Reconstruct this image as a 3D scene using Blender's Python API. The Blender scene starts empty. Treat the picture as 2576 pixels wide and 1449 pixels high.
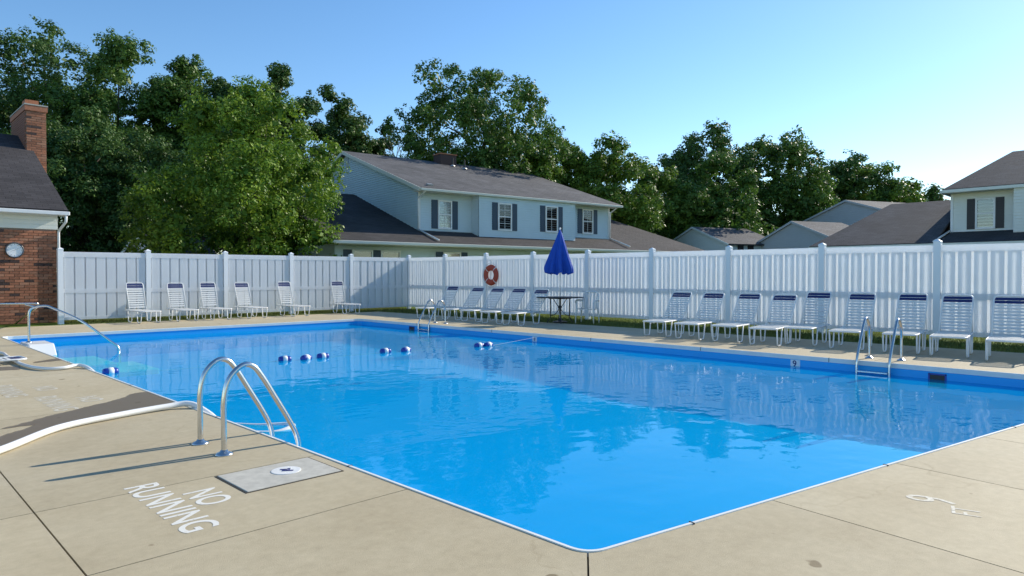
import bpy, math, random
import numpy as np
from mathutils import Vector, Matrix

R = math.radians
random.seed(7)
rng = np.random.default_rng(11)
SC = bpy.context.scene
COL = SC.collection

# ------------------------------------------------------------------ camera, sky, sun, exposure
cam_d = bpy.data.cameras.new('camera')
cam = bpy.data.objects.new('camera', cam_d)
COL.objects.link(cam)
cam_d.sensor_width = 36.0
cam_d.lens = 36.0 * 1700.0 / 2576.0
cam_d.clip_start = 0.05
cam_d.clip_end = 2000
cam.location = (0, 0, 1.25)
cam.rotation_euler = (R(90 - 0.944), 0, R(-44.9))
SC.camera = cam

SUN_EL, SUN_AZ = R(28.5), R(-7.5)            # azimuth measured from +X towards +Y
world = bpy.data.worlds.new('World')
SC.world = world
world.use_nodes = True
wn, wl = world.node_tree.nodes, world.node_tree.links
sky = wn.new('ShaderNodeTexSky')
sky.sky_type = 'NISHITA'
sky.sun_disc = False
sky.sun_elevation = SUN_EL
sky.sun_rotation = R(90) - SUN_AZ
sky.altitude = 200
sky.air_density = 1.0
sky.dust_density = 0.15
sky.ozone_density = 2.0
hs_ = wn.new('ShaderNodeHueSaturation')
hs_.inputs['Saturation'].default_value = 1.2
wl.new(sky.outputs[0], hs_.inputs['Color'])
wl.new(hs_.outputs[0], wn['Background'].inputs[0])
wn['Background'].inputs[1].default_value = 0.13

sun_d = bpy.data.lights.new('sun', 'SUN')
sun_d.energy = 4.2
sun_d.angle = R(0.5)
sun_d.color = (1.0, 0.92, 0.78)
sun = bpy.data.objects.new('sun', sun_d)
COL.objects.link(sun)
sv = Vector((math.cos(SUN_EL) * math.cos(SUN_AZ), math.cos(SUN_EL) * math.sin(SUN_AZ), math.sin(SUN_EL)))
sun.rotation_euler = sv.to_track_quat('Z', 'Y').to_euler()
sun.location = (30, 0, 30)

SC.view_settings.view_transform = 'Standard'
SC.view_settings.look = 'None'
SC.view_settings.gamma = 1.0
SC.view_settings.use_curve_mapping = False
SC.view_settings.exposure = 0.6
SC.render.engine = 'CYCLES'
SC.cycles.max_bounces = 8
SC.cycles.transparent_max_bounces = 16
SC.cycles.caustics_reflective = False
SC.cycles.caustics_refractive = False

# ------------------------------------------------------------------ materials
def mat(name, col, rough=0.6, metal=0.0, spec=0.5, var=0.0, scale=6.0, detail=4, bump=0.0, bscale=60.0,
        rand=0.0, transl=0.0, stretch=None):
    m = bpy.data.materials.new(name)
    m.use_nodes = True
    nt = m.node_tree
    n, l = nt.nodes, nt.links
    b = n['Principled BSDF']
    b.inputs['Base Color'].default_value = (*col, 1)
    b.inputs['Roughness'].default_value = rough
    b.inputs['Metallic'].default_value = metal
    b.inputs['Specular IOR Level'].default_value = spec
    tc = n.new('ShaderNodeTexCoord')
    src = tc.outputs['Object']
    if stretch:
        mp = n.new('ShaderNodeMapping')
        mp.inputs['Scale'].default_value = stretch
        l.new(src, mp.inputs[0]); src = mp.outputs[0]
    cur = None
    if var > 0:
        t = n.new('ShaderNodeTexNoise')
        t.inputs['Scale'].default_value = scale
        t.inputs['Detail'].default_value = detail
        t.inputs['Roughness'].default_value = 0.65
        l.new(src, t.inputs['Vector'])
        mr = n.new('ShaderNodeMapRange')
        mr.inputs[1].default_value = 0.3; mr.inputs[2].default_value = 0.7
        mr.inputs[3].default_value = 1 - var; mr.inputs[4].default_value = 1 + var
        l.new(t.outputs[0], mr.inputs[0])
        mx = n.new('ShaderNodeVectorMath'); mx.operation = 'SCALE'
        mx.inputs[0].default_value = col
        l.new(mr.outputs[0], mx.inputs['Scale'])
        cur = mx.outputs[0]
    if rand > 0:
        oi = n.new('ShaderNodeObjectInfo')
        mr = n.new('ShaderNodeMapRange')
        mr.inputs[3].default_value = 1 - rand; mr.inputs[4].default_value = 1 + rand
        l.new(oi.outputs['Random'], mr.inputs[0])
        mx = n.new('ShaderNodeVectorMath'); mx.operation = 'SCALE'
        if cur: l.new(cur, mx.inputs[0])
        else: mx.inputs[0].default_value = col
        l.new(mr.outputs[0], mx.inputs['Scale'])
        cur = mx.outputs[0]
    if cur: l.new(cur, b.inputs['Base Color'])
    if bump > 0:
        t = n.new('ShaderNodeTexNoise')
        t.inputs['Scale'].default_value = bscale
        t.inputs['Detail'].default_value = 5
        l.new(src, t.inputs['Vector'])
        bp = n.new('ShaderNodeBump')
        bp.inputs['Strength'].default_value = bump
        bp.inputs['Distance'].default_value = 0.02
        l.new(t.outputs[0], bp.inputs['Height'])
        l.new(bp.outputs[0], b.inputs['Normal'])
    if transl > 0:
        tr = n.new('ShaderNodeBsdfTranslucent')
        tr.inputs[0].default_value = (*col, 1)
        ms = n.new('ShaderNodeMixShader')
        ms.inputs[0].default_value = transl
        l.new(b.outputs[0], ms.inputs[1]); l.new(tr.outputs[0], ms.inputs[2])
        l.new(ms.outputs[0], n['Material Output'].inputs[0])
    return m

def leaf_mat(name, c0, c1, transl=0.28):
    m = bpy.data.materials.new(name)
    m.use_nodes = True
    n, l = m.node_tree.nodes, m.node_tree.links
    b = n['Principled BSDF']
    b.inputs['Roughness'].default_value = 0.5
    b.inputs['Specular IOR Level'].default_value = 0.3
    at = n.new('ShaderNodeAttribute'); at.attribute_name = 'tint'
    mx = n.new('ShaderNodeMix'); mx.data_type = 'RGBA'
    mx.inputs['A'].default_value = (*c0, 1); mx.inputs['B'].default_value = (*c1, 1)
    l.new(at.outputs['Fac'], mx.inputs['Factor'])
    l.new(mx.outputs['Result'], b.inputs['Base Color'])
    tr = n.new('ShaderNodeBsdfTranslucent')
    l.new(mx.outputs['Result'], tr.inputs[0])
    ms = n.new('ShaderNodeMixShader'); ms.inputs[0].default_value = transl
    l.new(b.outputs[0], ms.inputs[1]); l.new(tr.outputs[0], ms.inputs[2])
    l.new(ms.outputs[0], n['Material Output'].inputs[0])
    return m

def concrete_mat():
    m = bpy.data.materials.new('deck_concrete')
    m.use_nodes = True
    n, l = m.node_tree.nodes, m.node_tree.links
    b = n['Principled BSDF']
    b.inputs['Roughness'].default_value = 0.75
    b.inputs['Specular IOR Level'].default_value = 0.3
    geo = n.new('ShaderNodeNewGeometry')
    def noise(sc, det=6, rough=0.6):
        t = n.new('ShaderNodeTexNoise'); t.inputs['Scale'].default_value = sc
        t.inputs['Detail'].default_value = det; t.inputs['Roughness'].default_value = rough
        l.new(geo.outputs['Position'], t.inputs['Vector']); return t.outputs[0]
    def ramp(src, pts):
        r = n.new('ShaderNodeValToRGB'); e = r.color_ramp.elements
        e[0].position, e[0].color = pts[0][0], (*pts[0][1], 1)
        e[1].position, e[1].color = pts[1][0], (*pts[1][1], 1)
        for p, c in pts[2:]:
            x = e.new(p); x.color = (*c, 1)
        l.new(src, r.inputs[0]); return r.outputs[0]
    base = ramp(noise(0.55, 8, 0.65), [(0.28, (0.415, 0.345, 0.222)), (0.72, (0.50, 0.438, 0.308)), (0.5, (0.465, 0.396, 0.264))])
    fine = ramp(noise(14, 8, 0.75), [(0.25, (0.86, 0.85, 0.84)), (0.75, (1.10, 1.10, 1.10))])
    mm = n.new('ShaderNodeMix'); mm.data_type = 'RGBA'; mm.blend_type = 'MULTIPLY'; mm.inputs['Factor'].default_value = 1
    l.new(base, mm.inputs['A']); l.new(fine, mm.inputs['B'])
    oi = n.new('ShaderNodeObjectInfo')
    mr = n.new('ShaderNodeMapRange'); mr.inputs[3].default_value = 0.93; mr.inputs[4].default_value = 1.06
    l.new(oi.outputs['Random'], mr.inputs[0])
    vs = n.new('ShaderNodeVectorMath'); vs.operation = 'SCALE'
    l.new(mm.outputs['Result'], vs.inputs[0]); l.new(mr.outputs[0], vs.inputs['Scale'])
    blot = ramp(noise(2.3, 5, 0.6), [(0.34, (0.965, 0.96, 0.95)), (0.56, (1.01, 1.01, 1.01))])
    mb_ = n.new('ShaderNodeMix'); mb_.data_type = 'RGBA'; mb_.blend_type = 'MULTIPLY'; mb_.inputs['Factor'].default_value = 1
    l.new(vs.outputs[0], mb_.inputs['A']); l.new(blot, mb_.inputs['B'])
    vo = n.new('ShaderNodeTexVoronoi'); vo.feature = 'DISTANCE_TO_EDGE'; vo.inputs['Scale'].default_value = 0.33
    dn_ = n.new('ShaderNodeTexNoise'); dn_.inputs['Scale'].default_value = 1.6; dn_.inputs['Detail'].default_value = 6
    l.new(geo.outputs['Position'], dn_.inputs['Vector'])
    va = n.new('ShaderNodeVectorMath'); va.operation = 'MULTIPLY_ADD'; va.inputs[1].default_value = (0.9, 0.9, 0)
    l.new(dn_.outputs['Color'], va.inputs[0]); l.new(geo.outputs['Position'], va.inputs[2])
    l.new(va.outputs[0], vo.inputs['Vector'])
    crk = ramp(vo.outputs['Distance'], [(0.0, (0.80, 0.77, 0.73)), (0.0016, (1, 1, 1))])
    mc_ = n.new('ShaderNodeMix'); mc_.data_type = 'RGBA'; mc_.blend_type = 'MULTIPLY'
    l.new(noise(0.25, 2, 0.5), mc_.inputs['Factor'])
    l.new(mb_.outputs['Result'], mc_.inputs['A']); l.new(crk, mc_.inputs['B'])
    # sparse dark specks and brush streaks of dirt
    sp = ramp(noise(5.5, 2, 0.4), [(0.735, (1, 1, 1)), (0.765, (0.5, 0.46, 0.4))])
    m2 = n.new('ShaderNodeMix'); m2.data_type = 'RGBA'; m2.blend_type = 'MULTIPLY'; m2.inputs['Factor'].default_value = 1
    l.new(mc_.outputs['Result'], m2.inputs['A']); l.new(sp, m2.inputs['B'])
    l.new(m2.outputs['Result'], b.inputs['Base Color'])
    bp = n.new('ShaderNodeBump'); bp.inputs['Strength'].default_value = 0.25; bp.inputs['Distance'].default_value = 0.01
    l.new(noise(160, 4, 0.7), bp.inputs['Height']); l.new(bp.outputs[0], b.inputs['Normal'])
    return m

def shingle_mat(name, col):
    m = bpy.data.materials.new(name)
    m.use_nodes = True
    n, l = m.node_tree.nodes, m.node_tree.links
    b = n['Principled BSDF']; b.inputs['Roughness'].default_value = 0.85
    b.inputs['Specular IOR Level'].default_value = 0.25
    tc = n.new('ShaderNodeTexCoord')
    sep = n.new('ShaderNodeSeparateXYZ'); l.new(tc.outputs['UV'], sep.inputs[0])
    cmb = n.new('ShaderNodeCombineXYZ')
    l.new(sep.outputs[0], cmb.inputs[0]); l.new(sep.outputs[1], cmb.inputs[1])
    br = n.new('ShaderNodeTexBrick')
    br.inputs['Color1'].default_value = (*[c * 0.82 for c in col], 1)
    br.inputs['Color2'].default_value = (*[c * 1.2 for c in col], 1)
    br.inputs['Mortar'].default_value = (*[c * 0.55 for c in col], 1)
    br.inputs['Scale'].default_value = 1.0
    br.inputs['Mortar Size'].default_value = 0.008
    br.inputs['Brick Width'].default_value = 0.3
    br.inputs['Row Height'].default_value = 0.145
    l.new(cmb.outputs[0], br.inputs['Vector'])
    t = n.new('ShaderNodeTexNoise'); t.inputs['Scale'].default_value = 0.8; t.inputs['Detail'].default_value = 6
    l.new(tc.outputs['Object'], t.inputs['Vector'])
    mr = n.new('ShaderNodeMapRange'); mr.inputs[1].default_value = 0.3; mr.inputs[2].default_value = 0.7
    mr.inputs[3].default_value = 0.8; mr.inputs[4].default_value = 1.2
    l.new(t.outputs[0], mr.inputs[0])
    vs = n.new('ShaderNodeVectorMath'); vs.operation = 'SCALE'
    l.new(br.outputs[0], vs.inputs[0]); l.new(mr.outputs[0], vs.inputs['Scale'])
    l.new(vs.outputs[0], b.inputs['Base Color'])
    bp = n.new('ShaderNodeBump'); bp.inputs['Strength'].default_value = 0.4; bp.inputs['Distance'].default_value = 0.02
    l.new(br.outputs['Fac'], bp.inputs['Height']); bp.invert = True
    l.new(bp.outputs[0], b.inputs['Normal'])
    return m

def water_mat():
    m = bpy.data.materials.new('pool_water')
    m.use_nodes = True
    n, l = m.node_tree.nodes, m.node_tree.links
    n.remove(n['Principled BSDF'])
    geo = n.new('ShaderNodeNewGeometry')
    def noise(sc, stretch, det=3, w=0.0):
        mp = n.new('ShaderNodeMapping'); mp.inputs['Scale'].default_value = stretch
        mp.inputs['Location'].default_value = (w, w, 0)
        mp.inputs['Rotation'].default_value = (0, 0, R(18))
        l.new(geo.outputs['Position'], mp.inputs[0])
        t = n.new('ShaderNodeTexNoise'); t.inputs['Scale'].default_value = sc; t.inputs['Detail'].default_value = det
        t.inputs['Roughness'].default_value = 0.45
        l.new(mp.outputs[0], t.inputs['Vector']); return t.outputs[0]
    a = noise(1.5, (1, 1.15, 1), 2)
    c = noise(5.0, (1.0, 1.3, 1), 2, 3.1)
    patch = noise(0.35, (1, 1, 1), 2, 9.0)
    pm = n.new('ShaderNodeMapRange'); pm.inputs[1].default_value = 0.42; pm.inputs[2].default_value = 0.62
    pm.inputs[3].default_value = 0.10; pm.inputs[4].default_value = 0.42
    l.new(patch, pm.inputs[0])
    m1 = n.new('ShaderNodeMath'); m1.operation = 'MULTIPLY'
    l.new(c, m1.inputs[0]); l.new(pm.outputs[0], m1.inputs[1])
    ad = n.new('ShaderNodeMath'); ad.operation = 'ADD'
    l.new(a, ad.inputs[0]); l.new(m1.outputs[0], ad.inputs[1])
    bp = n.new('ShaderNodeBump'); bp.inputs['Strength'].default_value = 1.0; bp.inputs['Distance'].default_value = 0.008
    l.new(ad.outputs[0], bp.inputs['Height'])
    gl = n.new('ShaderNodeBsdfGlossy'); gl.inputs['Roughness'].default_value = 0.02
    gl.inputs['Color'].default_value = (0.95, 0.97, 1, 1)
    l.new(bp.outputs[0], gl.inputs['Normal'])
    tr = n.new('ShaderNodeBsdfTransparent'); tr.inputs[0].default_value = (0.22, 0.96, 0.97, 1)
    dt = n.new('ShaderNodeVectorMath'); dt.operation = 'DOT_PRODUCT'
    l.new(bp.outputs[0], dt.inputs[0]); l.new(geo.outputs['Incoming'], dt.inputs[1])
    ab = n.new('ShaderNodeMath'); ab.operation = 'ABSOLUTE'; l.new(dt.outputs['Value'], ab.inputs[0])
    om = n.new('ShaderNodeMath'); om.operation = 'SUBTRACT'; om.inputs[0].default_value = 1.0; om.use_clamp = True
    l.new(ab.outputs[0], om.inputs[1])
    pw = n.new('ShaderNodeMath'); pw.operation = 'POWER'; pw.inputs[1].default_value = 5.0; l.new(om.outputs[0], pw.inputs[0])
    fr = n.new('ShaderNodeMath'); fr.operation = 'MULTIPLY_ADD'; fr.inputs[1].default_value = 0.52; fr.inputs[2].default_value = 0.02
    l.new(pw.outputs[0], fr.inputs[0])
    df = n.new('ShaderNodeBsdfDiffuse'); df.inputs[0].default_value = (0.002, 0.44, 0.80, 1)   # light scattered back by the water body
    body = n.new('ShaderNodeMixShader'); body.inputs[0].default_value = 0.36
    l.new(tr.outputs[0], body.inputs[1]); l.new(df.outputs[0], body.inputs[2])
    ms = n.new('ShaderNodeMixShader')
    l.new(fr.outputs[0], ms.inputs[0]); l.new(body.outputs[0], ms.inputs[1]); l.new(gl.outputs[0], ms.inputs[2])
    l.new(ms.outputs[0], n['Material Output'].inputs[0])
    return m

def grass_mat():
    m = mat('lawn_grass', (0.11, 0.16, 0.03), 0.9, var=0.35, scale=3.0, bump=0.6, bscale=40, spec=0.1)
    return m

M = {}
M['concrete'] = concrete_mat()
M['joint'] = mat('joint_dirt', (0.05, 0.042, 0.032), 0.95)
M['coping'] = mat('white_coping', (0.74, 0.74, 0.71), 0.45, var=0.06, scale=4)
M['liner'] = mat('blue_pool_paint', (0.006, 0.38, 0.80), 0.5, var=0.05, scale=0.8)
M['water'] = water_mat()
M['grass'] = grass_mat()
M['blade'] = mat('grass_blade', (0.12, 0.145, 0.035), 0.8, rand=0.0, transl=0.35, var=0.4, scale=1.5)
M['vinyl'] = mat('white_vinyl', (0.89, 0.915, 0.945), 0.35, var=0.03, scale=2.0, rand=0.03, transl=0.45)
M['vinyl_solid'] = mat('white_vinyl_post', (0.84, 0.86, 0.88), 0.35, var=0.02, scale=2.0)
M['white'] = mat('white_paint', (0.78, 0.78, 0.77), 0.4, var=0.04, scale=5)
M['plastic'] = mat('white_plastic', (0.82, 0.82, 0.80), 0.35, transl=0.1)
M['strap'] = mat('white_strap', (0.80, 0.80, 0.78), 0.45, transl=0.18)
M['navy'] = mat('navy_strap', (0.018, 0.028, 0.12), 0.4)
M['navy_print'] = mat('navy_print', (0.015, 0.022, 0.14), 0.5)
M['steel'] = mat('stainless_steel', (0.62, 0.62, 0.61), 0.22, 1.0, var=0.04, scale=30)
M['black'] = mat('black_metal', (0.015, 0.015, 0.017), 0.45)
M['blue_cloth'] = mat('royal_blue_canvas', (0.008, 0.078, 0.46), 0.75, var=0.12, scale=9, transl=0.12)
M['float_blue'] = mat('float_blue', (0.01, 0.045, 0.30), 0.35)
M['ring'] = mat('life_ring_red', (0.46, 0.055, 0.025), 0.45, var=0.1)
M['rope'] = mat('white_rope', (0.7, 0.7, 0.68), 0.8)
M['hose'] = mat('white_vinyl_hose', (0.78, 0.78, 0.76), 0.3, spec=0.5)
M['brick'] = mat('red_brick', (0.37, 0.15, 0.084), 0.85, var=0.22, scale=25, rand=0.28)
M['brick_dark'] = mat('burnt_brick', (0.075, 0.045, 0.04), 0.8, var=0.2, scale=25, rand=0.3)
M['brick_orange'] = mat('orange_brick', (0.38, 0.18, 0.11), 0.85, var=0.15, scale=25, rand=0.2)
M['mortar'] = mat('mortar', (0.30, 0.22, 0.17), 0.95, var=0.1, scale=20)
M['roof'] = shingle_mat('grey_shingle', (0.105, 0.103, 0.108))
M['roof_dark'] = shingle_mat('dark_shingle', (0.052, 0.048, 0.05))  # darkened: part of the house's lower-roof shade is put into this colour
M['roof_brown'] = shingle_mat('brown_shingle', (0.088, 0.083, 0.084))
M['siding'] = mat('pale_green_siding', (0.56, 0.66, 0.70), 0.55, var=0.04, scale=1.0)
M['siding_w'] = mat('white_siding', (0.74, 0.75, 0.69), 0.55, var=0.04, scale=1.0)
M['siding_g'] = mat('grey_siding', (0.42, 0.46, 0.49), 0.6, var=0.04, scale=1.0)
M['trim'] = mat('cream_trim', (0.68, 0.66, 0.58), 0.5)
M['shutter'] = mat('slate_blue_shutter', (0.035, 0.06, 0.095), 0.5)
M['shutter_k'] = mat('black_shutter', (0.015, 0.015, 0.02), 0.5)
M['blind'] = mat('window_blind', (0.50, 0.50, 0.48), 0.8)
M['darkroom'] = mat('dark_interior', (0.03, 0.03, 0.035), 0.9)
M['bark'] = mat('bark', (0.075, 0.058, 0.045), 0.95, var=0.3, scale=6, bump=0.5, bscale=12)
M['twig'] = mat('grey_twig', (0.17, 0.15, 0.135), 0.95)
M['paint'] = mat('white_stencil_paint', (0.70, 0.69, 0.63), 0.7, var=0.10, scale=18)
M['paint_worn'] = mat('worn_stencil_paint', (0.60, 0.575, 0.48), 0.7, var=0.2, scale=14)
for _nm, _lo, _hi in (('paint', 0.30, 0.42), ('paint_worn', 0.37, 0.55)):
    _m = M[_nm]; _N, _L = _m.node_tree.nodes, _m.node_tree.links
    _g = _N.new('ShaderNodeNewGeometry')
    _t = _N.new('ShaderNodeTexNoise'); _t.inputs['Scale'].default_value = 34; _t.inputs['Detail'].default_value = 6; _t.inputs['Roughness'].default_value = 0.7
    _L.new(_g.outputs['Position'], _t.inputs['Vector'])
    _r = _N.new('ShaderNodeMapRange'); _r.inputs[1].default_value = _lo; _r.inputs[2].default_value = _hi
    _L.new(_t.outputs[0], _r.inputs[0])
    _x = _N.new('ShaderNodeMix'); _x.data_type = 'RGBA'
    _x.inputs['A'].default_value = (0.455, 0.395, 0.272, 1); _x.inputs['B'].default_value = (0.72, 0.70, 0.63, 1) if _nm == 'paint' else (0.62, 0.59, 0.50, 1)
    _L.new(_r.outputs[0], _x.inputs['Factor']); _L.new(_x.outputs['Result'], _N['Principled BSDF'].inputs['Base Color'])
M['lid'] = mat('grey_lid', (0.46, 0.44, 0.38), 0.8, var=0.14, scale=12)
M['clock_face'] = mat('clock_face', (0.86, 0.87, 0.88), 0.5)
M['clock_rim'] = mat('clock_rim', (0.06, 0.065, 0.08), 0.4)
M['copper'] = mat('terracotta_flue', (0.42, 0.16, 0.08), 0.8, var=0.1)
M['galv'] = mat('galvanised', (0.5, 0.5, 0.5), 0.4, 0.6)

gm = bpy.data.materials.new('window_glass')
gm.use_nodes = True
_n, _l = gm.node_tree.nodes, gm.node_tree.links
_n.remove(_n['Principled BSDF'])
_g = _n.new('ShaderNodeBsdfGlossy'); _g.inputs['Roughness'].default_value = 0.03
_t = _n.new('ShaderNodeBsdfTransparent'); _t.inputs[0].default_value = (0.82, 0.87, 0.88, 1)
_f = _n.new('ShaderNodeFresnel'); _f.inputs[0].default_value = 1.9
_m = _n.new('ShaderNodeMixShader')
_l.new(_f.outputs[0], _m.inputs[0]); _l.new(_t.outputs[0], _m.inputs[1]); _l.new(_g.outputs[0], _m.inputs[2])
_l.new(_m.outputs[0], _n['Material Output'].inputs[0])
M['glass'] = gm

def stain_mat():
    m = bpy.data.materials.new('wet_concrete')
    m.use_nodes = True
    n, l = m.node_tree.nodes, m.node_tree.links
    b = n['Principled BSDF']; b.inputs['Base Color'].default_value = (0.19, 0.15, 0.10, 1)
    b.inputs['Roughness'].default_value = 0.38
    at = n.new('ShaderNodeAttribute'); at.attribute_name = 'wet'
    geo = n.new('ShaderNodeNewGeometry')
    t = n.new('ShaderNodeTexNoise'); t.inputs['Scale'].default_value = 7; t.inputs['Detail'].default_value = 6
    l.new(geo.outputs['Position'], t.inputs['Vector'])
    ad = n.new('ShaderNodeMath'); ad.operation = 'ADD'
    l.new(at.outputs['Fac'], ad.inputs[0]); l.new(t.outputs[0], ad.inputs[1])
    mr = n.new('ShaderNodeMapRange'); mr.inputs[1].default_value = 0.72; mr.inputs[2].default_value = 0.98
    mr.inputs[3].default_value = 0; mr.inputs[4].default_value = 0.88
    l.new(ad.outputs[0], mr.inputs[0])
    tr = n.new('ShaderNodeBsdfTransparent')
    ms = n.new('ShaderNodeMixShader')
    l.new(mr.outputs[0], ms.inputs[0]); l.new(tr.outputs[0], ms.inputs[1]); l.new(b.outputs[0], ms.inputs[2])
    l.new(ms.outputs[0], n['Material Output'].inputs[0])
    return m
M['stain'] = stain_mat()

# ------------------------------------------------------------------ mesh helpers
class MB:
    def __init__(self):
        self.v, self.f, self.uv = [], [], []
        self.has_uv = False
    def add(self, vs, fs, uvs=None):
        o = len(self.v)
        self.v += [tuple(p) for p in vs]
        for k, f in enumerate(fs):
            self.f.append(tuple(i + o for i in f))
            self.uv.append(uvs[k] if uvs else [(0, 0)] * len(f))
        if uvs: self.has_uv = True
        return self
    def box(self, c, s, rz=0.0, ry=0.0, rx=0.0):
        hx, hy, hz = s[0] / 2, s[1] / 2, s[2] / 2
        m = Matrix.Rotation(rz, 3, 'Z') @ Matrix.Rotation(ry, 3, 'Y') @ Matrix.Rotation(rx, 3, 'X')
        vs = [Vector(c) + m @ Vector((x, y, z)) for z in (-hz, hz) for x, y in ((-hx, -hy), (hx, -hy), (hx, hy), (-hx, hy))]
        return self.add(vs, [(3, 2, 1, 0), (4, 5, 6, 7), (0, 1, 5, 4), (1, 2, 6, 5), (2, 3, 7, 6), (3, 0, 4, 7)])
    def prism(self, poly, z0, z1, bottom=True):
        n = len(poly)
        vs = [(p[0], p[1], z0) for p in poly] + [(p[0], p[1], z1) for p in poly]
        fs = [tuple(range(n, 2 * n))]
        if bottom: fs.append(tuple(range(n - 1, -1, -1)))
        fs += [(i, (i + 1) % n, n + (i + 1) % n, n + i) for i in range(n)]
        return self.add(vs, fs)
    def tube(self, path, r, n=10, caps=True, closed=False):
        P = [Vector(p) for p in path]
        k = len(P)
        rr = r if isinstance(r, (list, tuple)) else [r] * k
        T = []
        for i in range(k):
            a = P[(i - 1) % k] if (closed or i > 0) else P[i]
            b = P[(i + 1) % k] if (closed or i < k - 1) else P[i]
            d = (b - a)
            T.append(d.normalized() if d.length > 1e-9 else Vector((0, 0, 1)))
        ref = Vector((0, 0, 1)) if abs(T[0].z) < 0.9 else Vector((1, 0, 0))
        N = (ref - T[0] * ref.dot(T[0])).normalized()
        vs, fs = [], []
        for i in range(k):
            N = (N - T[i] * N.dot(T[i]))
            N = N.normalized() if N.length > 1e-6 else T[i].orthogonal().normalized()
            B = T[i].cross(N)
            for j in range(n):
                a = 2 * math.pi * j / n
                vs.append(P[i] + (N * math.cos(a) + B * math.sin(a)) * rr[i])
        for i in range(k if closed else k - 1):
            i2 = (i + 1) % k
            for j in range(n):
                fs.append((i * n + j, i * n + (j + 1) % n, i2 * n + (j + 1) % n, i2 * n + j))
        if caps and not closed:
            fs.append(tuple(range(n - 1, -1, -1))); fs.append(tuple((k - 1) * n + j for j in range(n)))
        return self.add(vs, fs)
    def lathe(self, prof, n=20, c=(0, 0, 0), axis='Z', caps=True):
        vs, fs = [], []
        for r, z in prof:
            for j in range(n):
                a = 2 * math.pi * j / n
                p = (r * math.cos(a), r * math.sin(a), z)
                if axis == 'X': p = (p[2], p[0], p[1])
                if axis == 'Y': p = (p[0], -p[2], p[1])
                vs.append((p[0] + c[0], p[1] + c[1], p[2] + c[2]))
        for i in range(len(prof) - 1):
            for j in range(n):
                fs.append((i * n + j, i * n + (j + 1) % n, (i + 1) * n + (j + 1) % n, (i + 1) * n + j))
        if caps:
            fs.append(tuple(range(n - 1, -1, -1))); fs.append(tuple((len(prof) - 1) * n + j for j in range(n)))
        return self.add(vs, fs)
    def roof(self, quad, th=0.12):
        """sloping slab: quad = eave-left, eave-right, ridge-right, ridge-left; UV in metres"""
        q = [Vector(p) for p in quad]
        up = (q[1] - q[0]).cross(q[-1] - q[0]).normalized()
        if up.z < 0: up = -up
        ex = (q[1] - q[0]).normalized(); ey = up.cross(ex)
        lo = [p - up * th for p in q]
        n = len(q)
        uv = [((p - q[0]).dot(ex), (p - q[0]).dot(ey)) for p in q]
        fs = [tuple(range(n)), tuple(range(2 * n - 1, n - 1, -1))]
        uvs = [uv, uv[::-1]]
        for i in range(n):
            fs.append((i, n + i, n + (i + 1) % n, (i + 1) % n)); uvs.append([uv[i], uv[i], uv[(i + 1) % n], uv[(i + 1) % n]])
        return self.add(q + lo, fs, uvs)
    def mesh(self, name, m=None, smooth=False):
        me = bpy.data.meshes.new(name)
        me.from_pydata([tuple(p) for p in self.v], [], self.f)
        if self.has_uv:
            ul = me.uv_layers.new(name='UVMap')
            flat = [c for f in self.uv for c in f]
            ul.data.foreach_set('uv', [x for c in flat for x in c])
        if m: me.materials.append(m)
        if smooth: me.polygons.foreach_set('use_smooth', [True] * len(me.polygons))
        me.update()
        return me
    def build(self, name, m=None, parent=None, smooth=False, loc=None, bevel=0.0):
        o = bpy.data.objects.new(name, self.mesh(name, m, smooth))
        COL.objects.link(o)
        if loc is not None: o.location = loc
        if parent: o.parent = parent
        if bevel:
            b = o.modifiers.new('bevel', 'BEVEL'); b.width = bevel; b.segments = 2; b.limit_method = 'ANGLE'
        return o

def link(name, me, parent=None, loc=(0, 0, 0), rz=0.0, scale=None):
    o = bpy.data.objects.new(name, me)
    COL.objects.link(o)
    o.location = loc; o.rotation_euler = (0, 0, rz)
    if scale: o.scale = scale
    if parent: o.parent = parent
    return o

def tag(o, label=None, cat=None, group=None, kind=None):
    if label: o['label'] = label
    if cat: o['category'] = cat
    if group: o['group'] = group
    if kind: o['kind'] = kind
    return o

def thing(name, label, cat, loc=(0, 0, 0), rz=0.0, group=None):
    o = bpy.data.objects.new(name, None)
    COL.objects.link(o)
    o.empty_display_size = 0.2
    o.location = loc; o.rotation_euler = (0, 0, rz)
    return tag(o, label, cat, group)

def copy_tree(o, parent=None):
    c = o.copy(); COL.objects.link(c); c.parent = parent
    for ch in list(o.children): copy_tree(ch, c)
    return c

def spline(pts, per=8, closed=False):
    P = [Vector(p) for p in pts]; n = len(P); out = []
    rng_ = range(n if closed else n - 1)
    for i in rng_:
        if closed: p0, p1, p2, p3 = P[(i - 1) % n], P[i], P[(i + 1) % n], P[(i + 2) % n]
        else: p0, p1, p2, p3 = P[max(i - 1, 0)], P[i], P[i + 1], P[min(i + 2, n - 1)]
        for k in range(per):
            t = k / per
            out.append(0.5 * ((2 * p1) + (p2 - p0) * t + (2 * p0 - 5 * p1 + 4 * p2 - p3) * t * t + (3 * p1 - p0 - 3 * p2 + p3) * t ** 3))
    if not closed: out.append(P[-1])
    return out

def round_path(pts, rad, seg=5):
    """polyline with rounded corners"""
    P = [Vector(p) for p in pts]; out = [P[0]]
    for i in range(1, len(P) - 1):
        a, b = (P[i - 1] - P[i]), (P[i + 1] - P[i])
        r = min(rad, a.length * 0.45, b.length * 0.45)
        s, e = P[i] + a.normalized() * r, P[i] + b.normalized() * r
        for k in range(seg + 1):
            t = k / seg
            out.append(s.lerp(P[i], t).lerp(P[i].lerp(e, t), t))
    out.append(P[-1]); return out

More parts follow.
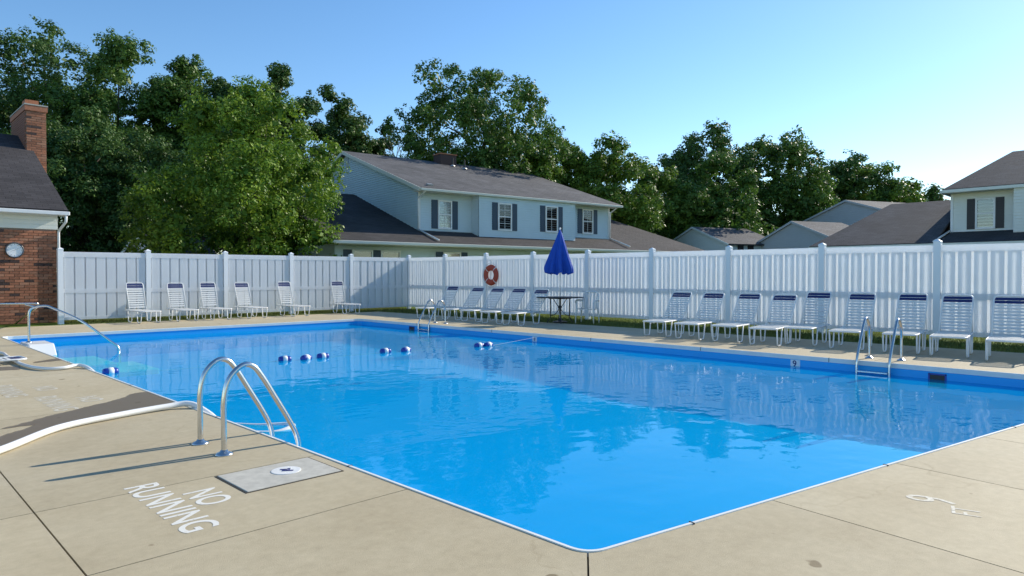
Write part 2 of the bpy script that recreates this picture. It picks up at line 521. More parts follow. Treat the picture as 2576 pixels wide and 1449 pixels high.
def text(name, body, m, parent, loc, rz, h, width=None, rx=0.0, extr=0.0, bold=0.012):
    c = bpy.data.curves.new(name, 'FONT')
    c.body = body; c.size = 1.0; c.offset = bold; c.align_x = 'CENTER'; c.align_y = 'CENTER'; c.extrude = extr
    o = bpy.data.objects.new(name, c); COL.objects.link(o)
    c.materials.append(m)
    bpy.context.view_layer.update()
    w0, h0 = max(o.dimensions.x, 1e-3), max(o.dimensions.y, 1e-3)
    o.scale = ((width / w0) if width else h / h0, h / h0, 1)
    o.location = loc; o.rotation_euler = (rx, 0, rz); o.parent = parent
    return o

# ------------------------------------------------------------------ pool outline
PA, PD, PC, PB = Vector((2.376, 1.90)), Vector((10.70, 0.28)), Vector((11.0, 17.46)), Vector((2.376, 17.46))
def fillet(p, a, b, r, seg=8):
    da, db = (a - p).normalized(), (b - p).normalized()
    s, e = p + da * r, p + db * r
    return [s.lerp(p, t).lerp(p.lerp(e, t), t) for t in [k / seg for k in range(seg + 1)]]
ARC = fillet(PA, PB, PD, 0.11)                     # runs from the left edge round to the near edge
POOL = list(ARC) + fillet(PD, PA, PC, 0.3, 5) + fillet(PC, PD, PB, 0.2, 4) + fillet(PB, PC, PA, 0.2, 4)

def offset_poly(poly, d):
    """move every edge of a counter-clockwise polygon inward by d (outward if negative)"""
    n = len(poly); out = []
    for i in range(n):
        p0, p1, p2 = Vector(poly[i - 1]), Vector(poly[i]), Vector(poly[(i + 1) % n])
        e0, e1 = (p1 - p0).normalized(), (p2 - p1).normalized()
        n0, n1 = Vector((-e0.y, e0.x)), Vector((-e1.y, e1.x))
        b = n0 + n1
        k = b.length_squared
        out.append(p1 + (b * (2 * d / k) if k > 1e-6 else n0 * d))
    return out

WATER_Z = -0.17
# shell: walls and a floor that falls from the shallow to the deep end
def floor_z(y): return -0.60 - 0.25 * min(max((13.0 - y) / 6.0, 0), 1)
sh = MB()
ring_n = len(POOL)
top = [(p.x, p.y, -0.055) for p in POOL]
bot = [(p.x, p.y, -1.6) for p in POOL]
sh.add(top + bot, [(i, (i + 1) % ring_n, ring_n + (i + 1) % ring_n, ring_n + i)[::-1] for i in range(ring_n)])
ys = [0.0, 4.0, 7.0, 9.0, 11.0, 13.0, 15.0, 17.6]
for a, b in zip(ys[:-1], ys[1:]):
    sh.add([(2.3, a, floor_z(a)), (11.1, a, floor_z(a)), (11.1, b, floor_z(b)), (2.3, b, floor_z(b))], [(0, 1, 2, 3)])
shell = tag(sh.build('pool_shell', M['liner']), kind='structure')
wt = MB().add([(p.x, p.y, WATER_Z) for p in POOL], [tuple(range(ring_n))])
tag(wt.build('pool_water', M['water']), kind='structure')

# ------------------------------------------------------------------ deck of concrete slabs
deck = bpy.data.objects.new('pool_deck', None); COL.objects.link(deck); deck['kind'] = 'structure'
SL = []
def ccw(poly):
    a = sum(poly[i][0] * poly[(i + 1) % len(poly)][1] - poly[(i + 1) % len(poly)][0] * poly[i][1] for i in range(len(poly)))
    return poly if a > 0 else poly[::-1]
def V2(*p): return [Vector(q) for q in p]
XL = 2.376
rows = [3.24, 4.31, 7.3, 10.3, 13.4, 17.46]
for a, b in zip(rows[:-1], rows[1:]):
    SL.append(V2((0.72, a), (XL, a), (XL, b), (0.72, b)))
for x0, x1 in ((-1.9, 0.72), (-4.7, -1.9), (-8, -4.7)):
    for a, b in zip([-8, -2.5, 0.55, 3.24] + rows[1:-1], [-2.5, 0.55, 3.24, 4.31] + rows[2:]):
        SL.append(V2((x0, a), (x1, a), (x1, b), (x0, b)))
mid = len(ARC) // 2
SL.append(V2((0.72, 0.55)) + [ARC[mid - k] for k in range(0, mid + 1)] + V2((XL, 3.24), (0.72, 3.24)))
dn = (PD - PA).normalized()
def onedge(x): return PA + dn * ((x - PA.x) / dn.x)
outd = Vector((-0.14, -1.0))
def outp(x, y=-3.0):
    e = onedge(x); return e + outd * ((e.y - y) / 1.0)
ex = [3.69, 5.01, 6.32, 7.7, 9.1]
SL.append(V2((0.72, -3.0)) + [outp(3.69), onedge(3.69)] + [ARC[k] for k in range(len(ARC) - 1, mid - 1, -1)] + V2((0.72, 0.55)))
for a, b in zip(ex[:-1], ex[1:]):
    SL.append([outp(a), outp(b), onedge(b), onedge(a)])
SL.append([outp(9.1), outp(PD.x), PD.copy(), onedge(9.1)])
SL.append([outp(PD.x), Vector((13.75, -3)), Vector((13.75, 0.28)), PD.copy()])
for a, b in zip([0.72, 3.4, 6.4, 9.4, 11.6], [3.4, 6.4, 9.4, 11.6, 13.75]):
    SL.append(V2((a, -8), (b, -8), (b, -3), (a, -3)))
ey = [0.28, 3.3, 6.3, 9.3, 12.3, 15.3, 17.46]
def rx(y): return PD.x + (PC.x - PD.x) * (y - PD.y) / (PC.y - PD.y)
for a, b in zip(ey[:-1], ey[1:]):
    SL.append(V2((rx(a), a), (13.75, a), (13.75, b), (rx(b), b)))
nx = [-8, -4.7, -1.9, XL, 5.2, 8.1, 11.0, 13.75]
for a, b in zip(nx[:-1], nx[1:]):
    SL.append(V2((a, 17.46), (b, 17.46), (b, 20.6), (a, 20.6)))
base = MB()
for poly in SL:
    poly = ccw(poly)
    base.add([(p.x, p.y, -0.022) for p in poly], [tuple(range(len(poly)))])
    ins = offset_poly(poly, 0.0042)
    s = MB().prism([(p.x, p.y) for p in ins], -0.09, 0.0, bottom=False)
    s.build('slab', M['concrete'], deck)
base.build('joint_bed', M['joint'], deck)
# white coping lip round the pool, proud of the slabs
cp = MB()
o0, o1, i1 = offset_poly(POOL, -0.014), offset_poly(POOL, -0.011), offset_poly(POOL, 0.012)
prof = [(o0, -0.02), (o1, 0.006), (offset_poly(POOL, 0.006), 0.006), (i1, 0.0), (i1, -0.062), (offset_poly(POOL, -0.004), -0.066)]
vs, fs = [], []
for ring, z in prof: vs += [(p.x, p.y, z) for p in ring]
for k in range(len(prof) - 1):
    for i in range(ring_n):
        fs.append((k * ring_n + i, (k + 1) * ring_n + i, (k + 1) * ring_n + (i + 1) % ring_n, k * ring_n + (i + 1) % ring_n)[::-1])
cp.add(vs, fs)
cp.build('coping', M['coping'], deck)
for x_ in (3.05, 4.9, 6.9, 8.9):
    e_ = onedge(x_)
    MB().box((e_.x, e_.y, -0.025), (0.006, 0.034, 0.066), R(-11)).build('coping_seam', M['joint'], deck)
for y_ in (3.9, 6.1, 8.6, 11.6, 14.6):
    MB().box((XL, y_, -0.025), (0.034, 0.006, 0.066)).build('coping_seam', M['joint'], deck)
    MB().box((rx(y_), y_, -0.025), (0.034, 0.006, 0.066)).build('coping_seam', M['joint'], deck)

# lettering stencilled on the slabs
text('painted_word', 'NO', M['paint'], deck, (1.465, 3.93, 0.0015), R(-90), 0.185, 0.30)
text('painted_word', 'RUNNING', M['paint'], deck, (1.255, 3.93, 0.0015), R(-90), 0.185, 0.99)
text('painted_word', 'NO', M['paint_worn'], deck, (1.80, 7.95, 0.0015), R(-90), 0.2, 0.34)
text('painted_word', 'RUNNING', M['paint_worn'], deck, (1.50, 7.92, 0.0015), R(-90), 0.2, 1.0)
text('painted_word', 'NO', M['paint_worn'], deck, (1.62, 9.05, 0.0015), R(-90), 0.2, 0.34)
text('painted_word', 'RUNNING', M['paint_worn'], deck, (1.30, 9.12, 0.0015), R(-90), 0.2, 1.0)
text('painted_number', '9', M['paint_worn'], deck, (4.33, 1.0, 0.0015), R(14), 0.24, 0.11, bold=0.0)
text('painted_number', 'FT', M['paint_worn'], deck, (4.235, 0.82, 0.0015), R(14), 0.13, 0.13, bold=0.0)
text('painted_word', 'NO', M['paint'], deck, (6.05, 0.74, 0.0015), R(-9), 0.12, 0.24)

# wet marks left by the hoses
def stain(poly, feather=0.05):
    poly = ccw(V2(*poly)); n = len(poly)
    out = offset_poly(poly, -feather)
    me = bpy.data.meshes.new('wet_stain')
    me.from_pydata([(p.x, p.y, 0.0025) for p in poly] + [(p.x, p.y, 0.003) for p in out], [],
                   [tuple(range(n))] + [(n + i, n + (i + 1) % n, (i + 1) % n, i) for i in range(n)])
    a = me.attributes.new('wet', 'FLOAT', 'POINT')
    a.data.foreach_set('value', [0.62] * n + [0.05] * n)
    me.materials.append(M['stain'])
    o = bpy.data.objects.new('wet_stain', me); COL.objects.link(o); o.parent = deck
stain([(-0.6, 5.4), (0.4, 5.75), (0.84, 6.1), (1.25, 6.56), (1.72, 6.76), (2.12, 6.84), (2.33, 6.95), (2.345, 7.95), (2.26, 7.96), (2.0, 7.66),
       (1.74, 7.46), (1.35, 7.20), (1.02, 6.90), (1.22, 6.9), (1.0, 6.62), (0.62, 6.22), (0.1, 6.1), (-0.6, 5.9)], 0.06)
stain([(2.02, 11.85), (2.33, 11.92), (2.34, 12.2), (2.05, 11.97)], 0.05)
stain([(1.2, 11.3), (1.7, 11.15), (1.75, 11.5), (1.3, 11.75)], 0.05)

# utility lid beside the near ladder
lid = thing('deck_lid', 'square grey concrete lid with a round white emblem set in the deck', 'lid', (1.97, 4.06, 0))
MB().box((0, 0, 0.001), (0.64, 0.465, 0.003)).build('rim_gap', M['joint'], lid)
MB().box((0, 0, 0.002), (0.615, 0.44, 0.010)).build('cover', M['lid'], lid, bevel=0.004)
eb = MB().lathe([(0.092, 0.006), (0.092, 0.010), (0.085, 0.011), (0.0001, 0.011)], 28, (0.05, 0.02, 0))
em = eb.build('emblem', M['plastic'], lid)
mk = MB().box((0.05, 0.035, 0.0125), (0.06, 0.018, 0.002), R(-35)).box((0.05, 0.0, 0.0125), (0.07, 0.018, 0.002), R(-35)).box((0.065, 0.018, 0.013), (0.018, 0.05, 0.002), R(-35))
mk.build('emblem_mark', M['navy_print'], em)

# ------------------------------------------------------------------ ground outside the deck
gd = MB()
def sheet(x0, y0, x1, y1, z=-0.012):
    gd.add([(x0, y0, z), (x1, y0, z), (x1, y1, z), (x0, y1, z)], [(0, 1, 2, 3)])
sheet(-600, -600, -8, 900); sheet(13.75, -600, 900, 900); sheet(-8, -600, 13.75, -8); sheet(-8, 20.6, 13.75, 900)
tag(gd.build('lawn_ground', M['grass']), kind='structure')
# grass tufts along the foot of the fences
def blades(regions, n, h0, h1):
    tot = sum((r[2] - r[0]) * (r[3] - r[1]) for r in regions)
    xs, yy = [], []
    for r in regions:
        k = int(n * (r[2] - r[0]) * (r[3] - r[1]) / tot)
        xs.append(rng.uniform(r[0], r[2], k)); yy.append(rng.uniform(r[1], r[3], k))
    x, y = np.concatenate(xs), np.concatenate(yy); k = len(x)
    h = rng.uniform(h0, h1, k); a = rng.uniform(0, 2 * np.pi, k); w = rng.uniform(0.004, 0.009, k)
    lx, ly = rng.normal(0, 0.35, k) * h, rng.normal(0, 0.35, k) * h
    v = np.empty((k, 3, 3))
    v[:, 0] = np.stack([x - np.cos(a) * w, y - np.sin(a) * w, np.full(k, -0.015)], 1)
    v[:, 1] = np.stack([x + np.cos(a) * w, y + np.sin(a) * w, np.full(k, -0.015)], 1)
    v[:, 2] = np.stack([x + lx, y + ly, h], 1)
    me = bpy.data.meshes.new('grass_strip')
    me.vertices.add(3 * k); me.vertices.foreach_set('co', v.reshape(-1))
    me.loops.add(3 * k); me.loops.foreach_set('vertex_index', np.arange(3 * k, dtype=np.int32))
    me.polygons.add(k); me.polygons.foreach_set('loop_start', np.arange(0, 3 * k, 3, dtype=np.int32))
    me.polygons.foreach_set('loop_total', np.full(k, 3, dtype=np.int32))
    me.update(calc_edges=True); me.materials.append(M['blade'])
    o = bpy.data.objects.new('grass_strip', me); COL.objects.link(o)
    tag(o, 'short green grass growing along the foot of the white fence', 'grass', kind='stuff')
blades([(13.78, -1, 15.9, 20.6), (4.3, 20.62, 15.9, 21.9), (15.9, -1, 17.5, 21.0), (4.4, 21.9, 16, 23)], 60000, 0.02, 0.07)

# ------------------------------------------------------------------ vinyl fences (board on board)
board_me = MB().box((0, 0, 0.5), (0.212, 0.02, 1.0)).mesh('board', M['vinyl'])
post_me = MB().box((0, 0, 0.5), (0.127, 0.127, 1.0)).mesh('post', M['vinyl_solid'])
cap_me = MB().lathe([(0.108, 0.0), (0.108, 0.025), (0.096, 0.03), (0.02, 0.062), (0.001, 0.066)], 4).mesh('post_cap', M['vinyl_solid'])
def fence(name, label, p0, p1, t0, t1, posts, per=8, faces_left=False):
    p0, p1 = Vector(p0), Vector(p1)
    d = (p1 - p0).to_2d(); L = d.length; d.normalize()
    rz = math.atan2(d.y, d.x)
    root = thing(name, label, 'fence', (p0.x, p0.y, 0), rz)
    ht = lambda s: t0 + (t1 - t0) * s / L
    side = -1                       # local -y faces the pool
    ps = posts
    for i, s in enumerate(ps):
        o = link('post', post_me, root, (s, 0, -0.02), 0, (1, 1, ht(s) + 0.05 + 0.02))
        c = link('post_cap', cap_me, o, (0, 0, 1.0), R(45), (0.88, 0.88, 1.0 / (ht(s) + 0.07)))
    for a, b in zip(ps[:-1], ps[1:]):
        aa, bb = a + 0.066, b - 0.066
        za, zb = ht(a), ht(b)
        rt = math.atan2(zb - za, b - a)
        for zc, hh, th in ((-0.07, 0.14, 0.086), (None, 0.115, 0.083), (0.14, 0.09, 0.083)):
            z0 = (za + zb) / 2 - 0.07 if zc == -0.07 else (0.87 if zc is None else zc)
            r = MB().box((0, 0, 0), (bb - aa, th, hh)).build('rail', M['vinyl'], root, loc=((aa + bb) / 2, 0, z0))
            r.rotation_euler = (0, -rt if zc == -0.07 else 0, 0)
        pit = (bb - aa) / per
        for k in range(per):
            s = aa + pit * (k + 0.5)
            h = ht(s) - 0.13
            link('board', board_me, root, (s, side * 0.024, 0.095), 0, (1, 1, h - 0.095))
            if k < per - 1:
                link('board', board_me, root, (s + pit * 0.5, -side * 0.024, 0.095), 0, (1, 1, h - 0.095))
        for s in (aa + 0.04, bb - 0.04):     # half boards against the posts on the far side
            link('board', board_me, root, (s, -side * 0.024, 0.095), 0, (0.45, 1, ht(s) - 0.225))
    return root
B0, B1 = Vector((4.18, 21.22, 0)), Vector((15.75, 21.50, 0))
Lb = (B1 - B0).length
def cross_post(px, p, q):
    az = R(44.9) + math.atan((px - 1288) / 1700)
    dx, dy = math.sin(az), math.cos(az)
    d = (q - p).to_2d(); Ld = d.length; d.normalize()
    den = dx * d.y - dy * d.x
    t = (p.x * d.y - p.y * d.x) / den
    return Vector((t * dx - p.x, t * dy - p.y)).dot(d)
posts_b = [0.0, 2.16, 4.40, 6.62, 8.96, Lb - 0.0]
fence('back_fence', 'white vinyl fence behind the left row of loungers, running to the brick building', B0, B1, 1.92, 1.99, posts_b)
F1 = Vector((15.40, -3.4, 0))
Lr = (F1 - B1).to_2d().length
posts_r = [0.0] + [2.27 + 2.24 * k for k in range(10)]
posts_r = [p for p in posts_r if p < Lr]
fence('side_fence', 'long white vinyl fence behind the right row of loungers and the umbrella', B1, F1, 1.99, 1.84, posts_r)

# ------------------------------------------------------------------ loungers
SEAT_L, BACK_L, LW, SH = 1.16, 0.80, 0.48, 0.32
seat_strap = MB().box((0, 0, 0), (0.036, LW - 0.02, 0.006)).mesh('strap', M['strap'])
navy_strap = MB().box((0, 0, 0), (0.052, LW - 0.02, 0.007)).mesh('strap', M['navy'])
leg_me = MB().tube(round_path([(-0.17, 0, 0.0), (-0.12, 0, -SH + 0.013), (0.12, 0, -SH + 0.013), (0.17, 0, 0.0)], 0.06, 5), 0.0125, 8).mesh('leg', M['white'], True)
def lounger(label, x, y, heading, back_deg, group, folded=False):
    """heading: direction from foot to head, radians from +X; x, y = middle of the foot end"""
    root = thing('sun_lounger', label, 'lounger', (x, y, 0), heading, group)
    z = 0.055 if folded else SH
    hw = LW / 2
    f = round_path([(SEAT_L, -hw, z), (0.0, -hw, z), (0.0, hw, z), (SEAT_L, hw, z)], 0.08, 5)
    MB().tube(f, 0.0135, 8).build('seat_frame', M['white'], root, True)
    MB().tube([(SEAT_L, -hw - 0.02, z), (SEAT_L, hw + 0.02, z)], 0.012, 8).build('crossbar', M['white'], root, True)
    a = R(back_deg)
    bx = lambda t: SEAT_L - 0.10 + math.cos(a) * t
    bz = lambda t: z + 0.012 + math.sin(a) * t
    b = round_path([(bx(0), -hw + 0.02, bz(0)), (bx(BACK_L), -hw + 0.02, bz(BACK_L)), (bx(BACK_L), hw - 0.02, bz(BACK_L)), (bx(0), hw - 0.02, bz(0))], 0.09, 5)
    MB().tube(b, 0.0135, 8).build('back_frame', M['white'], root, True)
    for k in range(14):
        t = 0.07 + k * (SEAT_L - 0.2) / 13
        link('strap', seat_strap, root, (t, 0, z + 0.014))
    for k in range(11):
        t = 0.08 + k * 0.066
        nv = k in (9, 10)
        o = link('strap', navy_strap if nv else seat_strap, root, (bx(t), 0, bz(t)), 0, (1, 0.95, 1))
        o.rotation_euler = (0, -a, 0)
        if nv: o['label'] = 'navy blue strap near the top of the back'
    if not folded:
        for lx, ly in ((0.26, -hw), (0.26, hw), (SEAT_L - 0.22, -hw), (SEAT_L - 0.22, hw)):
            link('leg', leg_me, root, (lx, ly, z))
        t = 0.42
        for s in (-1, 1):
            MB().tube([(bx(t), s * (hw - 0.02), bz(t)), (SEAT_L + 0.19, s * (hw - 0.015), z)], 0.008, 6).build('back_brace', M['white'], root, True)
        MB().tube(round_path([(SEAT_L - 0.02, -hw, z), (SEAT_L + 0.22, -hw, z), (SEAT_L + 0.22, hw, z), (SEAT_L - 0.02, hw, z)], 0.05), 0.012, 8).build('tail_frame', M['white'], root, True)
    return root
GL = 'strap loungers lined up along the left fence'
left = [(5.95, 'white strap lounger nearest the brick building in the left row'),
        (6.95, 'second lounger from the brick building, facing the pool'),
        (7.88, 'third lounger from the brick building, slightly pinkish straps, left row'),
        (8.98, 'fourth lounger from the brick building, just left of the wide gap in the row'),
        (10.42, 'fifth lounger in the left row, standing apart before the fence corner'),
        (12.30, 'last lounger of the left row, nearest the fence corner')]
for i, (x, lb) in enumerate(left):
    lounger(lb, x, (19.62, 19.70, 19.68, 19.70, 19.76, 19.84)[i], R(90 + (3, -2, -1, 1, 2, -3)[i]), (71, 67, 70, 68, 72, 74)[i], GL)
GM = 'strap loungers by the life ring'
midl = [(12.25, 16.15, 10, 52, 'farthest lounger on the right side, seen behind the far ladder'),
        (12.32, 15.05, 11, 48, 'lounger just left of the life ring, second from the fence corner'),
        (12.24, 14.10, 11, 48, 'lounger standing under the red life ring'),
        (12.12, 13.13, 10, 48, 'lounger right of the life ring, next but one to the black table'),
        (12.05, 12.25, 9, 46, 'lounger whose navy headband touches the black table in view')]
for x, y, h, b, lb in midl: lounger(lb, x, y, R(h), b, GM)
GR = 'strap loungers lined up along the right fence'
rightl = [(11.95, 7.86, 9, 46, 'leftmost lounger of the long right row, past the patio chair'),
          (11.80, 7.02, 8, 46, 'second lounger from the left in the long right row'),
          (11.82, 6.22, 8, 46, 'third lounger from the left in the long right row, low back'),
          (11.68, 5.40, 9, 45, 'fourth lounger from the left in the long right row, lowest back'),
          (12.25, 5.00, 7, 51, 'fifth lounger in the long right row, back raised higher than its left neighbour'),
          (12.05, 4.14, 7, 50, 'lounger seen behind the left rail of the right ladder'),
          (12.07, 3.30, 7, 51, 'lounger seen just right of the right ladder rails'),
          (12.06, 2.62, 7, 49, 'last but one full lounger at the right end of the row'),
          (11.90, 1.86, 7, 49, 'rightmost fully visible lounger of the long right row'),
          (12.0, 1.06, 7, 50, 'lounger cut off by the right edge of the view')]
for x, y, h, b, lb in rightl: lounger(lb, x, y, R(h), b, GR)
lounger('folded flat lounger lying on the left deck behind the hose', 3.72 - 3.72 + 0.05, 11.98, R(2), 0, None, True)

# ------------------------------------------------------------------ table, closed umbrella, chair
TX, TY = 13.90, 12.10
tb = thing('patio_table', 'round black metal patio table under the closed blue umbrella', 'table', (TX, TY, 0), R(-45))
MB().lathe([(0.60, 0.682), (0.64, 0.686), (0.645, 0.694), (0.64, 0.704), (0.03, 0.708), (0.0001, 0.708)], 40).build('tabletop', M['black'], tb, True)
MB().lathe([(0.30, 0.655), (0.315, 0.66), (0.315, 0.675), (0.30, 0.68)], 32).build('apron_ring', M['black'], tb)
for k in range(4):
    a = k * math.pi / 2
    c, s = math.cos(a), math.sin(a)
    pth = [(0.26 * c, 0.26 * s, 0.67), (0.26 * c, 0.26 * s, 0.2), (0.275 * c, 0.275 * s, 0.13), (0.34 * c, 0.34 * s, 0.02), (0.36 * c, 0.36 * s, 0.008)]
    MB().tube(spline(pth, 5), 0.014, 8).build('leg', M['black'], tb, True)
    brc = [(0.19 * c, 0.19 * s, 0.67), (0.10 * c, 0.10 * s, 0.52), (0.03 * c, 0.03 * s, 0.42), (0.05 * c, 0.05 * s, 0.33), (0.14 * c, 0.14 * s, 0.23), (0.26 * c, 0.26 * s, 0.19)]
    MB().tube(spline(brc, 5), 0.010, 8).build('brace', M['black'], tb, True)
MB().lathe([(0.05, 0.40), (0.055, 0.42), (0.055, 0.44), (0.05, 0.46)], 16).build('hub', M['black'], tb)

um = thing('patio_umbrella', 'closed royal blue umbrella standing through the black table', 'umbrella', (TX, TY, 0))
MB().tube([(0, 0, 0.02), (0, 0, 2.50)], 0.018, 12).build('pole', M['white'], um, True)
MB().lathe([(0.012, 2.52), (0.022, 2.53), (0.028, 2.56), (0.018, 2.585), (0.001, 2.595)], 14).build('finial', M['white'], um, True)
MB().lathe([(0.05, 0.012), (0.20, 0.012), (0.20, 0.04), (0.06, 0.06), (0.03, 0.14)], 24).build('base', M['black'], um)
nf, nz = 96, 26
vs, fs = [], []
for i in range(nz):
    t = i / (nz - 1)                          # 0 top .. 1 hem
    z = 2.53 - 1.19 * t
    r = 0.018 + 0.44 * t ** 1.0
    if t > 0.85: r *= 1 - 1.6 * (t - 0.85) ** 1.3
    amp = 0.07 + 0.38 * t
    for j in range(nf):
        a = 2 * math.pi * j / nf
        w = math.cos(8 * a + 0.6 * math.sin(3 * t))
        wv = (1 - amp) + amp * (abs(w) ** 0.65 * (1 if w > 0 else -1) * 0.5 + 0.5)
        wv *= 1 + 0.07 * math.sin(3 * a + 1.3) + 0.05 * math.sin(5 * a + 4 * t)
        zz = z + (0.035 * math.cos(8 * a) * t if t > 0.9 else 0) + (0.012 * math.sin(3 * a) if t > .9 else 0)
        vs.append((r * wv * math.cos(a), r * wv * math.sin(a), zz))
for i in range(nz - 1):
    for j in range(nf):
        fs.append((i * nf + j, (i + 1) * nf + j, (i + 1) * nf + (j + 1) % nf, i * nf + (j + 1) % nf))
MB().add(vs, fs).build('canopy', M['blue_cloth'], um, True)
for k in range(8):
    a = 2 * math.pi * (k + 0.5) / 8
    MB().tube([(0.03 * math.cos(a), 0.03 * math.sin(a), 2.45), (0.13 * math.cos(a), 0.13 * math.sin(a), 1.36)], 0.006, 6).build('rib', M['white'], um)

pc = thing('patio_chair', 'white moulded plastic armchair beside the black table', 'chair', (14.28, 11.45, 0), R(200))
seat = MB()
vs = []
for i in range(7):
    for j in range(7):
        u, w = i / 6 - 0.5, j / 6 - 0.5
        vs.append((u * 0.46, w * 0.46, 0.40 - 0.02 * (1 - (2 * w) ** 2) + 0.015 * u))
n = 7
fs = [(i * n + j, (i + 1) * n + j, (i + 1) * n + j + 1, i * n + j + 1) for i in range(6) for j in range(6)]
so = seat.add(vs, fs).build('seat', M['plastic'], pc, True)
sm = so.modifiers.new('solid', 'SOLIDIFY'); sm.thickness = 0.018
bk = MB()
for k in range(5):
    y = (k - 2) * 0.085
    bk.tube(spline([(-0.22, y, 0.40), (-0.26, y, 0.58), (-0.31, y, 0.80)], 5), [0.020] * 11, 6)
bk.tube(spline([(-0.21, -0.22, 0.40), (-0.27, -0.225, 0.62), (-0.315, -0.19, 0.80), (-0.325, 0, 0.84), (-0.315, 0.19, 0.80), (-0.27, 0.225, 0.62), (-0.21, 0.22, 0.40)], 6), 0.022, 8)
bk.build('backrest', M['plastic'], pc, True)
for s in (-1, 1):
    MB().tube(spline([(-0.265, s * 0.23, 0.60), (-0.05, s * 0.27, 0.62), (0.17, s * 0.265, 0.60), (0.22, s * 0.25, 0.55)], 6), 0.024, 8).build('armrest', M['plastic'], pc, True)
    for fx in (-1, 1):
        MB().tube([(fx * 0.215 + 0.01, s * 0.235, 0.57 if fx > 0 else 0.42), (fx * 0.235 + 0.01, s * 0.255, 0.0)], [0.024, 0.017], 8).build('leg', M['plastic'], pc, True)

# ------------------------------------------------------------------ life ring
lr = thing('life_ring', 'red life ring with white bands and rope hanging on the side fence', 'life ring', (15.56, 16.62, 1.31), 0)
vs, fs = [], []
na, nb = 48, 14
for i in range(na):
    a = 2 * math.pi * i / na
    for j in range(nb):
        b = 2 * math.pi * j / nb
        rr = 0.252 + 0.102 * math.cos(b)
        vs.append((0.05 * math.sin(b), rr * math.cos(a), rr * math.sin(a)))
for i in range(na):
    for j in range(nb):
        fs.append((i * nb + j, ((i + 1) % na) * nb + j, ((i + 1) % na) * nb + (j + 1) % nb, i * nb + (j + 1) % nb))
MB().add(vs, fs).build('ring_body', M['ring'], lr, True)
for k in range(4):
    a0 = math.pi / 4 + k * math.pi / 2
    band = MB(); v2, f2 = [], []
    for i in range(6):
        a = a0 + (i / 5 - 0.5) * 0.09
        for j in range(nb):
            b = 2 * math.pi * j / nb
            rr = 0.252 + 0.105 * math.cos(b)
            v2.append((0.053 * math.sin(b), rr * math.cos(a), rr * math.sin(a)))
    for i in range(5):
        for j in range(nb): f2.append((i * nb + j, (i + 1) * nb + j, (i + 1) * nb + (j + 1) % nb, i * nb + (j + 1) % nb))
    band.add(v2, f2).build('band', M['white'], lr, True)
rp = []
for i in range(64):
    a = 2 * math.pi * i / 64
    sag = 0.37 + 0.035 * abs(math.sin(2 * (a - math.pi / 4)))
    rp.append((-0.01, sag * math.cos(a), sag * math.sin(a)))
MB().tube(rp, 0.007, 6, closed=True).build('rope', M['rope'], lr, True)
MB().box((0.03, 0, 0.30), (0.05, 0.03, 0.08)).build('hook', M['galv'], lr)

# ------------------------------------------------------------------ ladders and handrails
def ladder(label, x, y, heading):
    """local x points from the deck to the water, origin on the pool edge"""
    root = thing('pool_ladder', label, 'ladder', (x, y, 0), heading, 'pool ladders')
    for s in (-1, 1):
        yy = s * 0.22
        pts = [(-0.47, yy, 0.0), (-0.47, yy, 0.20), (-0.468, yy, 0.38), (-0.43, yy, 0.53), (-0.34, yy, 0.615), (-0.26, yy, 0.605), (-0.19, yy, 0.52),
               (-0.10, yy, 0.37), (0.02, yy, 0.165), (0.08, yy, 0.03), (0.095, yy, -0.12), (0.095, yy, -0.6), (0.095, yy, -1.25)]
        MB().tube(spline(pts, 6), 0.0195, 16).build('rail', M['steel'], root, True)
        MB().lathe([(0.062, 0.0), (0.062, 0.006), (0.05, 0.016), (0.030, 0.024), (0.022, 0.036)], 24, (-0.47, yy, 0)).build('flange', M['steel'], root, True)
    for z in (-0.14, -0.42, -0.70, -0.98):
        MB().box((0.10, 0, z), (0.075, 0.41, 0.025)).build('tread', M['steel'], root, bevel=0.006)
    return root
ladder('stainless steel ladder with two arched rails at the near left pool edge', 2.376, 5.0, 0)
ladder('steel ladder on the right pool edge in front of the lounger row', rx(3.25), 3.25, math.pi)
ladder('small far steel ladder on the right pool edge beyond the floats', 11.0, 14.25, math.pi)

sr = thing('step_handrail', 'steel handrail sloping from the white steps down into the pool', 'handrail', (2.49, 15.19, 0), math.atan2(-0.58, 1.25))
pts = [(0, 0, 0.02), (0, 0, 0.40), (0.005, 0, 0.56), (0.03, 0, 0.645), (0.10, 0, 0.69), (0.26, 0, 0.71), (0.38, 0, 0.665), (0.83, 0, 0.42), (1.30, 0, 0.03), (1.46, 0, -0.13), (1.48, 0, -0.4)]
MB().tube(spline(pts, 6), 0.021, 14).build('rail', M['steel'], sr, True)
MB().lathe([(0.055, 0.03), (0.05, 0.045), (0.025, 0.06)], 20).build('flange', M['steel'], sr, True)
fr_ = thing('entry_handrail', 'bent steel handrail in front of the brick building wall', 'handrail')
P0, P1, P2 = Vector((2.07, 19.14, 0.64)), Vector((3.16, 18.08, 0.66)), Vector((3.27, 21.7, 0.02))
MB().tube(round_path([P0 + Vector((0, 0, -0.7)), P0, P1, P2], 0.16, 7), 0.022, 12).build('rail', M['steel'], fr_, True)
off = Vector((-0.02, 0.1, -0.09))
MB().tube(round_path([P1 + Vector((-0.25, 0.1, -0.02)), P1 + off, P2 + Vector((0.0, 0.12, 0))], 0.1, 6), 0.018, 12).build('rail', M['steel'], fr_, True)

